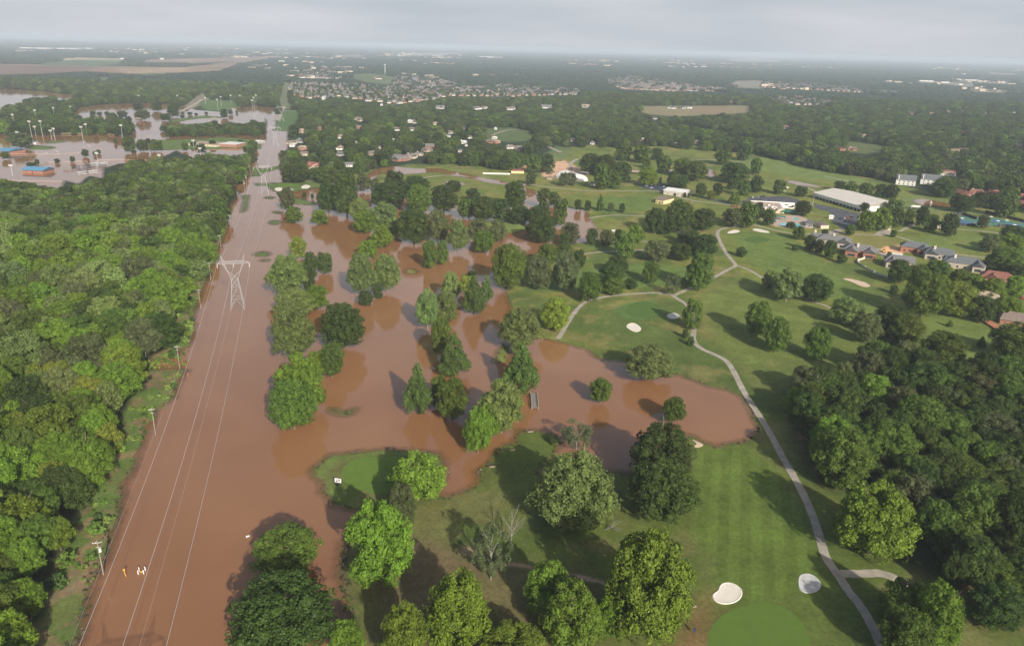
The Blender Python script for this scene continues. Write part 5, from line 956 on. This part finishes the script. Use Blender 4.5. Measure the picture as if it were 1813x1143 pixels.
for k, (pts_, lb) in enumerate([([(80,590),(200,585),(290,610),(240,640),(120,640)], 'western aqua swimming pool under the trees'), ([(300,655),(330,640),(390,645),(410,665),(370,685),(320,685)], 'rounded middle aqua swimming pool'), ([(490,660),(520,648),(580,660),(600,685),(570,700),(510,690)], 'bright aqua swimming pool nearest the pool house'), ([(490,580),(540,570),(570,595),(520,610),(485,600)], 'small round aqua pool in the middle of the deck')]):
    o = sheet('swimming_pool', z1340(pts_), M['pool_water'], .40, smooth=1); tag(o, lb, 'swimming pool', 'pools of the club', 'structure')
def kiosk(u, v, w, d, h, roof, wall, name, lb, cat, rz=-20, posts=False):
    x, y = G(u, v); r = empty(name, (x, y, .25), RAD(rz), lb, cat)
    if posts: [MB().box(sx*w*.42-.15,sy*d*.42-.15,-.2,sx*w*.42+.15,sy*d*.42+.15,h).build('post', M[wall], r) for sx in (-1,1) for sy in (-1,1)]
    else: walls(MB(), w, d, h, h*.4, hip=.4).build('wall', M[wall], r)
    gable(MB(), w, d, h, h*.45, hip=.4, ov=.6).build('roof', M[roof], r); return r
kiosk(1571,407,4.5,4,3,'roof_tan','wall_cream','gate_kiosk','little cream gate kiosk under the tall trees','kiosk')
kiosk(1124,308.5,13,8,3.2,'roof_tan','wall_tan','picnic_pavilion','pale tan-roofed picnic pavilion in front of the white car lot trees','pavilion', posts=True)
kiosk(1621,371,10,6,2.8,'roof_white','wall_grey','tent_canopy','white canopy beside the pond with the fountain','canopy', posts=True)
kiosk(1050.5,329,7,4.5,3.2,'roof_grey','wall_white','storage_shed','small grey-white storage shed below the wooded knoll','shed', rz=10)
kiosk(1034,310,12,6,3,'roof_grey','wall_grey','open_shelter','grey lean-to shelter behind the white arched tent','shelter', rz=-30, posts=True)
kiosk(973,318,6,4,2.6,'roof_brown','wall_tan','small_shed','tiny brown shed on the sandy yard near two pickups','shed')
kiosk(1471,388,4,3,2.6,'roof_white','wall_white','guard_booth','small white booth at the parking lot edge','booth')
kiosk(916,306.5,16,9,3.2,'roof_red','yellow_wall','cottage','orange-roofed cottage with a buff wall at the flood stream','house', rz=2)
kiosk(1661,404,4,3,2.4,'roof_white','wall_cream','starter_hut','tiny cream hut below the dark tall-trunked tree','hut')
kiosk(1676,312,17,9,4,'roof_tan','wall_white','house','white gabled house with tan roof behind the two townhouses','house')
x, y = G(879,309); r = MB().box(-17,-.2,0,17,.2,1.8).build('retaining_wall', M['white_paint'], None, (x, y, .2), RAD(1)); tag(r, 'long low white wall leading to the orange-roofed cottage', 'wall')
for (u, v, lb) in ((1603,327,'grey-roofed townhouse with white gable ends, on the pond\'s far bank, west of its twin'), (1646,326,'townhouse with red-trimmed roof and white gable ends, east of its twin')):
    x, y = G(u, v); r = empty('townhouse', (x, y, .2), RAD(-28), lb, 'townhouse', 'two townhouses beyond the fountain pond'); walls(MB(), 22, 15, 6, 6).build('wall', M['wall_white'], r); gable(MB(), 22, 15, 6, 6, ov=.2).build('roof', M['roof_slate'], r)
    MB().box(-9,-7.4,6.2,-8,-6.4,12).build('chimney', M['wall_white'], r)
    for k in range(4):
        for z in (1, 4): MB().box(-8+5*k,-7.56,z,-6.4+5*k,-7.47,z+1.4).build('window', M['glass'], r)
# arched tent
x, y = G(1012,318); r = empty('arched_tent', (x, y, .2), RAD(118), 'white arched membrane tent on the sandy yard', 'tent'); b = MB(); k = 16; Rr_, Ln = 12.5, 34
for i in range(k):
    a0, a1 = pi*i/k, pi*(i+1)/k; b.quad((-Ln/2, Rr_*cos(a0), Rr_*.68*sin(a0)), (Ln/2, Rr_*cos(a0), Rr_*.68*sin(a0)), (Ln/2, Rr_*cos(a1), Rr_*.68*sin(a1)), (-Ln/2, Rr_*cos(a1), Rr_*.68*sin(a1)))
b.build('membrane', M['white_paint'], r); b = MB()
for sx in (-1, 1): b.quad(*[(sx*(Ln/2-.3), Rr_*cos(pi*i/k), Rr_*.68*sin(pi*i/k)) for i in range(k+1)])
b.build('end_wall', M['white_paint'], r); MB().box(Ln/2-.35,-2.5,0,Ln/2+.05,2.5,4).build('door', M['dark'], r)
# flag pole, bridge deck, board, markers
x, y = G(1438,368); r = empty('flagpole', (x, y, .2), 0, 'thin white flagpole on the parking lot island', 'flagpole'); MB().tube((0,0,0),(0,0,13),.12,.06,8).build('pole', M['white_paint'], r); MB().tube((0,0,13),(0,0,13.25),.15,.15,8).build('finial', M['yellow'], r)
P = [Vector((*G(*p), 0)) for p in ((941.4,724.5),(953.5,725),(951,698.5),(939,697.7))]; c_ = sum(P, Vector())/4; L = ((P[2]+P[3])-(P[0]+P[1]))/2; wd = ((P[1]-P[0]).length+(P[2]-P[3]).length)/2
r = empty('bridge_deck', (c_.x, c_.y, 0), atan2(L.y, L.x), 'short grey footbridge deck stranded in the brown floodwater', 'footbridge'); l2 = L.length/2
b = MB(); [b.box(-l2+k*l2/9, -wd/2, .75, -l2+(k+1)*l2/9-.05, wd/2, .9) for k in range(18)]; b.box(-l2,-wd/2+.2,.45,l2,-wd/2+.5,.745); b.box(-l2,wd/2-.5,.45,l2,wd/2-.2,.745); b.build('deck', colmat('weathered_wood', (.21,.185,.165), rough=.9), r)
for s in (-1, 1):
    b = MB(); b.box(-l2, s*(wd/2+.02)-.08, 1.75, l2, s*(wd/2+.02)+.08, 1.9); b.box(-l2, s*(wd/2+.02)-.05, 1.3, l2, s*(wd/2+.02)+.05, 1.4); [b.box(-l2+k*(2*l2-.2)/6, s*(wd/2+.02)-.09, -.4, -l2+k*(2*l2-.2)/6+.2, s*(wd/2+.02)+.09, 1.749) for k in range(7)]; b.build('railing', M['wood_pole'], r)
x, y = G(599,858); r = empty('notice_board', (x, y, .3), RAD(-12), 'small white board on two dark posts on the flooded peninsula green', 'board'); b = MB(); b.box(-1.2,-.06,0,-1.08,.06,2.3); b.box(1.08,-.06,0,1.2,.06,2.3); b.build('posts', M['dark'], r); MB().box(-1.25,-.12,.8,1.25,-.061,2.5).build('panel', M['white_paint'], r); b = MB().box(-.75,-.14,1.1,-.1,-.121,1.6); b.box(.1,-.14,1.7,.8,-.121,2.2); b.box(-.8,-.14,1.9,-.2,-.121,2.1); b.box(.2,-.14,1.15,.7,-.121,1.4); b.build('marking', M['dark'], r); MB().box(-.5,-.8,0,.5,-.2,.5).build('bench', M['dark'], r)
x, y = G(223,1019); r = empty('marker_post', (x, y, 0), .4, 'leaning yellow marker post in the water between the conductors', 'marker post'); MB().tube((0,0,-.5),(-.25,0,2.4),.11,.11,8).build('post', M['yellow'], r); MB().box(-.5,-.15,2.2,.05,.15,2.55).build('cap', M['yellow'], r)
WP = [(955/3.9,1009.5),(1004/3.9,1008.8),(954.5/3.9+.3,1015.5),(992/3.9,1015)]
for i, ((u, v), lb) in enumerate(zip([(246.5,1010),(257.3,1009),(244.9,1015.8),(254.4,1015)], ['upper west','upper east','lower west','lower east'])):
    x, y = G(u, v); r = empty('bollard', (x, y, 0), 0, '%s one of four short white bollards in the brown channel' % lb, 'bollard', 'four white bollards round a yellow valve'); MB().tube((0,0,-.4),(0,0,1.25),.16,.16,8).build('post', M['white_paint'], r); MB().tube((0,0,1.25),(0,0,1.4),.16,.05,8).build('cap', M['white_paint'], r)
x, y = G(250.5,1012.5); r = MB().tube((0,0,-.3),(0,0,.5),.2,.2,8).box(-.45,-.1,.3,.45,.1,.5).build('valve', M['yellow'], None, (x, y, 0), .5); tag(r, 'small yellow valve between the four white bollards', 'valve')
x, y = G(438.5,949.5); r = empty('float', (x, y, 0), .3, 'single white float on the channel near two dark trees', 'float'); MB().tube((-.5,0,.1),(.5,0,.25),.28,.22,10).build('drum', M['white_paint'], r); MB().tube((.5,0,.25),(.7,0,.28),.1,.08,8).build('nozzle', M['white_paint'], r)
x, y = G(333,668); r = empty('marker_stake', (x, y, 0), 0, 'orange stake in the channel off the grassy point', 'stake'); MB().tube((0,0,-.4),(.15,0,2.0),.09,.09,6).build('post', M['orange'], r); MB().box(-.1,-.1,1.8,.4,.1,2.2).build('flag', M['orange'], r)
x, y = G(1228.5,1124); r = empty('ball_washer', (x, y, .3), 0, 'dark blue ball washer on a post beside the bottom putting green', 'ball washer'); MB().tube((0,0,0),(0,0,1.6),.06,.06,6).build('post', M['dark'], r); MB().box(-.3,-.2,1.1,.3,.2,2.0).box(-.15,-.15,2.0,.15,.15,2.25).build('housing', colmat('navy', (.03,.05,.12), rough=.4), r)
for (u, v, lb) in ((872,827,'tan tee mat on the grass point under the leaning tree shadow'), (939,765,'pale tee mat on the curled grass spit'), (907.6,797,'pale tee mat below the grass spit'), (1225,1075,'tan tee mat beside the white kidney-shaped bunker')):
    x, y = G(u, v); r = MB().box(-1.3,-.45,0,1.3,.45,.12).box(-1.1,-.3,.12,1.1,.3,.16).build('tee_mat', M['roof_tan'], None, (x, y, .3), RAD(20)); tag(r, lb, 'tee mat')
# fountain
x, y = G(1648,360.5); b = MB()
for i in range(14): a = i*2*pi/14; b.tube((0,0,0),(cos(a)*.5,sin(a)*.5,3),.12,.08,4); b.tube((cos(a)*.5,sin(a)*.5,3),(cos(a)*1.3,sin(a)*1.3,.3),.08,.05,4)
o = b.build('fountain', M['white_paint'], None, (x, y, 0)); tag(o, 'small white fountain jet in the pond', 'fountain')
# tennis courts
sheet('tennis_court', ZP((1573,290), 7.554, [(900,730),(1000,700),(1250,710),(1500,740),(1900,830),(1900,900),(1500,830),(1200,835),(960,835)]), M['court_green'], .36)
for i, p in enumerate([[(950,780),(1010,762),(1160,790),(1150,822),(960,828)], [(1380,745),(1500,755),(1560,790),(1420,785)], [(1560,790),(1740,815),(1800,850),(1620,825)], [(1740,770),(1900,795),(1900,815),(1780,795)], [(940,740),(1000,735),(1010,750),(950,760)]]): sheet('tennis_court', ZP((1573,290), 7.554, p), M['court_blue'], .375)
def windscreen(pts_, h, lb):
    P = [G(*p) for p in ZP((1573,290), 7.554, pts_)]; r = empty('windscreen_fence', (0,0,0), 0, lb, 'fence', 'windscreen fences of the tennis courts'); b = MB(); pb = MB()
    for a_, c_ in zip(P, P[1:]):
        L_ = sqrt((c_[0]-a_[0])**2+(c_[1]-a_[1])**2); nx_, ny_ = -(c_[1]-a_[1])/L_*.06, (c_[0]-a_[0])/L_*.06
        k = len(b.v); b.v += [(a_[0],a_[1],.3),(c_[0],c_[1],.3),(c_[0],c_[1],h),(a_[0],a_[1],h),(a_[0]+nx_,a_[1]+ny_,.3),(c_[0]+nx_,c_[1]+ny_,.3),(c_[0]+nx_,c_[1]+ny_,h),(a_[0]+nx_,a_[1]+ny_,h)]
        b.f += [(k,k+1,k+2,k+3),(k+5,k+4,k+7,k+6),(k+3,k+2,k+6,k+7)]; n = int(L_/8)+1
        for i in range(n+1): t_ = i/n; x, y = a_[0]+(c_[0]-a_[0])*t_, a_[1]+(c_[1]-a_[1])*t_; pb.tube((x,y,0),(x,y,h+.6),.08,.08,5)
    b.build('screen', M['dark'], r); pb.build('posts', M['galvanized'], r)
windscreen([(900,690),(1000,690),(1180,752)], 3.2, 'dark windscreen fence at the west end of the tennis courts')
windscreen([(1440,845),(1560,850),(1880,920)], 3.2, 'dark windscreen fence along the near side of the tennis courts')
windscreen([(1290,660),(1500,710),(1880,805)], 3.2, 'dark windscreen fence along the far side of the tennis courts')
windscreen([(930,790),(960,835),(1170,835)], 2.6, 'dark windscreen fence round the lone blue court')
for i, (u, v) in enumerate([(1030,640),(620,650),(530,650),(860,770)]):
    x, y = G(*ZP((1573,290), 7.554, [(u, v)])[0]); r = empty('court_lamp', (x, y, .2), 0, ['slim lamp post behind the west windscreen', 'slim lamp post before the pond', 'slim lamp post next to the white canopy', 'slim lamp post by the blue court end'][i], 'lamp post', 'lamp posts around the tennis courts'); MB().tube((0,0,0),(0,0,9),.09,.06,6).build('pole', M['dark'], r); MB().box(-1,-.15,8.9,1,.15,9.1).build('lamp', M['dark'], r)
for i, (u, v) in enumerate([(975,762),(1365,740),(1455,797),(1575,790),(1140,828),(1675,850)]):
    x, y = G(*ZP((1573,290), 7.554, [(u, v)])[0]); b = MB(); b.tube((0,0,0),(0,0,2.4),.05,.05,6); kk = 8
    for j in range(kk): a0, a1 = 2*pi*j/kk, 2*pi*(j+1)/kk; b.quad((cos(a0)*2,sin(a0)*2,2.2),(cos(a1)*2,sin(a1)*2,2.2),(0,0,2.9))
    o = b.build('shade_umbrella', M['white_paint'], None, (x, y, .37)); tag(o, 'white sun umbrella beside the blue tennis courts', 'umbrella', 'white umbrellas on the tennis courts')
# ------------------------------------------------------------ park buildings in the flood
quadhouse('park_building', (389,260), (418,261.5), (421,257), 4.2, .6, 'roof_white', 'wall_brick', 'larger tan park building with a pale flat roof', 'building', flat=True)
quadhouse('park_building', (334,258), (383,261), (386,256), 3.4, .6, 'roof_tan', 'wall_cream', 'low tan park building behind small round trees', 'building', flat=True)
quadhouse('park_shelter', (443,254), (457,255), (459,252), 3, .4, 'roof_white', 'wall_grey', 'white flat shelter at the channel side of the park', 'shelter', flat=True)
quadhouse('concession_building', (40,306), (76,307.5), (77,302), 3.2, 2.6, 'blue_roof', 'wall_brick', 'long blue-roofed building standing in brown floodwater', 'building', ov=1.2)
quadhouse('ballpark_building', (-6,272), (14,273.5), (18,267), 3.6, 2.2, 'blue_roof', 'wall_brick', 'brick building with blue roof at the picture\'s left edge', 'building', ov=1)
quadhouse('dugout_building', (35,256), (43,257), (45,252.5), 3.2, 2.4, 'blue_roof', 'wall_white', 'small blue-roofed hut beside an olive tree', 'hut', ov=1)
kiosk(245,213,14,10,3,'roof_tan','wall_tan','flooded_pavilion','tan pyramid-roofed pavilion in the upper flood','pavilion', posts=True)
kiosk(380,212,12,8,2.4,'roof_tan','wall_brick','picnic_shelter','low brown picnic shelter among flooded bushes','shelter', posts=True)
for i, (u, v, c) in enumerate([(895,835,'roof_tan'),(1015,822,'dark'),(1120,865,'dark'),(1170,812,'dark'),(1225,800,'dark'),(1380,805,'dark'),(1110,895,'white_paint'),(1255,880,'white_paint'),(1270,780,'white_paint'),(1405,770,'white_paint')]):
    x, y = G(u/7.554, 190+v/7.554); r = empty('bleacher', (x, y, 0), RAD(20+i*5), '%s half-drowned bleacher stand at the flooded ball fields' % {'roof_tan':'tan','dark':'dark','white_paint':'white'}[c], 'bleacher', '%s bleachers in the flood' % c.replace('_',' ')); b = MB(); [b.box(-4.5, k*.8, .2+k*.45, 4.5, k*.8+.7, .3+k*.45) for k in range(4)]; b.box(-4.5,0,-.3,-4.3,3,.2); b.box(4.3,0,-.3,4.5,3,.2); b.build('benches', M[c], r); MB().box(-5,-.4,2.9,5,3.4,3.05).build('canopy', M[c], r)
# ball field fences as long thin rails
def fence(pts_, h, m, lb, post=10):
    P = [G(*p) for p in pts_]; r = empty('field_fence', (0,0,0), 0, lb, 'fence', 'fences in the flooded ball fields'); b = MB(); pb = MB()
    for a_, c_ in zip(P, P[1:]):
        b.tube((*a_, h), (*c_, h), .22, .22, 4); b.tube((*a_, .4), (*c_, .4), .1, .1, 4); L_ = sqrt((c_[0]-a_[0])**2+(c_[1]-a_[1])**2); n = max(1, int(L_/post))
        for i in range(n+1): t_ = i/n; x, y = a_[0]+(c_[0]-a_[0])*t_, a_[1]+(c_[1]-a_[1])*t_; pb.tube((x,y,-.2),(x,y,h),.1,.1,4)
    b.build('rails', M[m], r); pb.build('posts', M[m], r)
fence([(0,239),(25,238),(100,238),(185,238),(217,242)], 1.8, 'yellow_wall', 'yellow-topped outfield fence along the tree belt')
fence([(15,274),(60,274),(110,274),(145,271)], 1.4, 'deck_tan', 'tan fence line crossing the flooded infield'); fence([(70,293),(85,288),(120,288),(155,287)], 1.4, 'deck_tan', 'bent orange-tan fence line above the blue-roofed building'); fence([(170,286),(200,284),(240,285),(290,285)], 1.4, 'deck_tan', 'tan fence line toward the forest corner')
fence([(0,321),(60,322),(110,323)], 1.4, 'deck_tan', 'faint tan fence close to the forest edge')
# small clubside items: pickups and parked cars
def make_car(colname, col):
    r = empty('parked_car', (0,0,0)); cm = colmat('paint_' + colname, col, rough=.25, spec=.6, var=.02)
    b = MB(); prof = [(-2.25,.35),(-2.3,.75),(-2.1,.95),(-1.5,1.0),(1.25,.98),(2.1,.85),(2.3,.7),(2.3,.35)]; n = len(prof)
    b.v = [(x, -.88, z) for x, z in prof] + [(x, .88, z) for x, z in prof]; b.f = [tuple(range(n)), tuple(reversed(range(n, 2*n)))] + [(i, n+i, n+(i+1)%n, (i+1)%n) for i in range(n)]; b.build('body', cm, r)
    b = MB(); b.v = [(-1.7,-.82,.99),(1.0,-.82,.99),(1.0,.82,.99),(-1.7,.82,.99),(-1.2,-.66,1.45),(.3,-.66,1.45),(.3,.66,1.45),(-1.2,.66,1.45)]; b.f = [(0,1,5,4),(1,2,6,5),(2,3,7,6),(3,0,4,7)]; b.build('cabin', M['glass'], r); MB().box(-1.2,-.66,1.452,.3,.66,1.5).build('roof', cm, r)
    for sx in (-1.4, 1.4):
        for sy in (-.86, .86): MB().tube((sx, sy-.1, .33), (sx, sy+.1, .33), .33, .33, 10).build('wheel', M['dark'], r)
    for sy in (-.6, .6): MB().box(2.29, sy-.2, .6, 2.33, sy+.2, .75).build('headlight', M['white_paint'], r)
    return r
CARP = {n: make_car(n, c) for n, c in (('black', (.02,.02,.025)), ('white', (.7,.7,.7)), ('silver', (.4,.41,.43)), ('red', (.30,.03,.03)), ('blue', (.05,.08,.18)), ('grey', (.14,.14,.15)))}; cu = set()
def car(u, v, n, rz, lb, gr=None):
    x, y = G(u, v); r = CARP[n] if n not in cu else copy_tree(CARP[n]); cu.add(n); r.location = (x, y, .37); r.rotation_euler = (0, 0, RAD(rz)); tag(r, lb, 'car', gr)
for i, (u, n) in enumerate([(1487.5,'black'),(1495,'silver'),(1498.5,'red'),(1502,'red'),(1508,'black')]): car(u, 388.5 - i*.7, n, 75, '%s car parked in the lot by the tall trees, %s from the booth' % (n, ['first','second','third','fourth','fifth'][i]), 'cars in the large parking lot')
for i, (u, v, n) in enumerate([(1343,350,'silver'),(1346.5,349.5,'black'),(1349.5,349,'blue'),(1352.5,348.8,'black'),(1333,350.5,'white'),(1287,360,'black'),(1319,359,'black'),(1325,358.5,'grey'),(1309,363,'grey'),(1298,366.5,'red'),(1302,367,'red')]): car(u, v, n, 70 if v < 355 else 10, '%s car by the road into the club, %s counted from the swimming pools' % (n, ORD(11-i).strip() or 'first'), 'cars by the club road')
car(969,308.5,'black',-5,'black pickup-sized car on the sandy yard, farther from the tent','cars on the sandy yard'); car(974,309,'grey',-5,'dark grey car on the sandy yard, nearer the tent','cars on the sandy yard')
gc = random.Random(8); k = 0
for row in range(3):
    for j in range(9):
        u = 1131 + j*5.6 + row*3; v = 325.5 + row*3 + j*.75; n = gc.choice(['black','white','silver','blue','grey','black']); k += 1
        car(u, v, n, 65, '%s car parked in the crowded lot beside the maintenance shed' % n, '%s cars in the crowded lot' % n)
car(1811,530,'red',0,'bright red car at the picture edge behind garden trees')
# excavator on the dirt plot
x, y = G(1563,447); r = empty('excavator', (x, y, .3), .5, 'small yellow excavator on the bare dirt plot', 'excavator')
b = MB(); b.box(-1.6,-1.3,0,1.6,-.8,.7).box(-1.6,.8,0,1.6,1.3,.7); b.build('tracks', M['dark'], r); MB().box(-1.3,-1.1,.75,1.1,1.1,1.6).build('body', M['yellow'], r); MB().box(-.2,-1.0,1.605,1.0,0,2.7).build('cab', M['glass'], r); b = MB().tube((1,.4,1.4),(3.2,.4,3.2),.22,.18); b.tube((3.2,.4,3.2),(4.6,.4,1.0),.18,.14); b.box(4.3,.0,.4,5.0,.8,1.1); b.build('boom', M['yellow'], r)
# ------------------------------------------------------------ far landmarks
def far_bldg(u, v, wpx, h, roof, lb, name='warehouse', d=None):
    x, y = G(u, v); D = proj(x, y)[2]; w = wpx*D/F; d = d or max(12, w*.45); r = empty(name, (x, y, .2), rnd.uniform(-.08, .08), lb, 'warehouse' if name == 'warehouse' else name.replace('_', ' ')); MB().box(-w/2,-d/2,0,w/2,d/2,h).build('wall', M['wall_white'], r); MB().box(-w/2-.4,-d/2-.4,h+.01,w/2+.4,d/2+.4,h+.5).build('roof', M[roof], r)
    for k in range(4): MB().box(-w*.4+k*w*.25,-d/2-.08,0,-w*.4+k*w*.25+w*.06,-d/2+.02,h*.6).build('door', M['wall_grey'], r)
FB = [(42,85.5,34,'cream strip warehouse on the left horizon edge'),(78,86.5,22,'second strip warehouse from the left horizon edge'),(110,87,14,'third pale warehouse on the left horizon'),(132,87.5,18,'fourth pale warehouse on the left horizon'),(165,86.5,20,'fifth pale warehouse on the left horizon'),(185,82.5,14,'pale warehouse just behind the left horizon row'),(25,104.5,10,'white barn at the left edge farmland'),(54,103,26,'long white barn beside the left farmland trees'),(140,101.5,9,'small farmstead with white barn in the tan fields'),(219,105.5,9,'lone white barn at the end of the green field'),(287,105.6,6,'tiny white barn beyond the tan field'),(365,139,11,'white farmhouse on the wooded slope'),(483,137,10,'white hall half hidden left of the grassy corridor'),(530,138,31,'cream apartment block right of the grassy corridor'),(568,131,12,'white villa on the hill crest'),(594,130,9,'white church-like house on the hill crest'),(640,104.5,40,'long pale warehouse on the centre-left horizon'),(775,100.5,20,'long pale warehouse left of centre horizon'),(860,101.5,26,'long white warehouse at the centre horizon'),(809,118,8,'white house in the dark far woods'),(827,130,6,'small white house low in the dark far woods'),(1222,143,6,'white house in front of the pale subdivision'),(1352,119,14,'bright white hall below the radio mast'),(1290,110,12,'pale hall under the radio mast'),(1660,113.5,15,'long white strip roof on the right horizon'),(1638,144.5,24,'long cream roof in the right-hand distance'),(1672,147,14,'bright cream roof behind the far right woods'),(1700,150.7,7,'small bright white shed in the far right woods'),(1690,141.5,24,'white factory roof, first of the far right pair'),(1718,143,26,'white factory roof, second of the far right pair'),(1745,145,9,'small pale factory beside the white pair'),(1740,155.5,10,'tan building at the far right field edge'),(1761,158.5,6,'white shed at the far right field'),(1798,165.5,5,'white shed at the far right picture edge'),(1733,187,18,'white church with low wings in the right-hand woods'),(1586,136,6,'tiny white tank building right of the water tower'),(1385,106,22,'faint pale roofs near the right horizon'),(1250,121,5,'faint white dot house below the central horizon'),(720,97,14,'faint warehouse beyond the long corridor'),(560,88,30,'faint pale warehouse above the power corridor')]
for i, (u, v, wp_, lb) in enumerate(FB): far_bldg(u, v, wp_, 9 if v < 125 else 6.5, 'roof_white' if i % 4 else 'roof_tan', lb, 'farm_barn' if 'barn' in lb else 'warehouse')
for i, (u, v, top, lb) in enumerate([(682,132,115,'white monopole mast on the hillside subdivision'), (524,126,120,'small pale mast near the grassy corridor')]):
    x, y = G(u, v); D = proj(x, y)[2]; h = (v-top)*D/F; r = empty('monopole_mast', (x, y, 0), 0, lb, 'mast'); MB().tube((0,0,0),(0,0,h),1.6,1.0,8).build('pole', M['white_paint'], r); MB().box(-5,-.8,h-2,5,.8,h).build('antenna', M['white_paint'], r)
x, y = G(1541,107.5); D = proj(x, y)[2]; h = 46; r = empty('water_tower', (x, y, 0), 0, 'white water tower standing on the right-hand horizon', 'water tower'); iv, if_ = ICO2; b = MB(); b.v = [tuple(p) for p in (iv*np.array([14,14,9])+np.array([0,0,h]))]; b.f = [tuple(f) for f in if_]; b.build('tank', M['white_paint'], r); MB().tube((0,0,0),(0,0,h-6),4,3,10).build('stem', M['white_paint'], r)
x, y = G(1257,101); D = proj(x, y)[2]; h = 140; r = empty('radio_mast', (x, y, 0), 0, 'tall faint radio mast on the horizon right of centre', 'mast'); MB().tube((0,0,0),(0,0,h*.55),3.5,2.6,6).build('lower_mast', M['white_paint'], r); MB().tube((0,0,h*.55),(0,0,h),2.4,1.2,6).build('upper_mast', M['terracotta'], r)

# drift debris along the waterline
dc, nd = proto_coll('debris_kinds', [crown('debris_clump', 'broad', 81 + i, 6, .25, 60, .16, core=.5) for i in range(2)], [(.12,.09,.06), (.20,.16,.11), (.07,.09,.03), (.10,.14,.04)])
gd = random.Random(4); dp = []
fx, fy, fs = RX.ravel(), RY.ravel(), SDN.ravel(); ok_ = np.where((np.abs(fs) < 1.1) & (fy > 120) & (fy < 900))[0]
for i in ok_:
    if gd.random() < .30: w = gd.choice([.3, .4, .6, .9]); dp.append((fx[i] + gd.uniform(-.6, .6), fy[i] + gd.uniform(-.6, .6), .0, (w * gd.uniform(1, 2.4), w, w * .5), gd.uniform(0, 6.28), gd.randint(0, nd - 1)))
mass('debris', dp, dc); print('debris', len(dp))
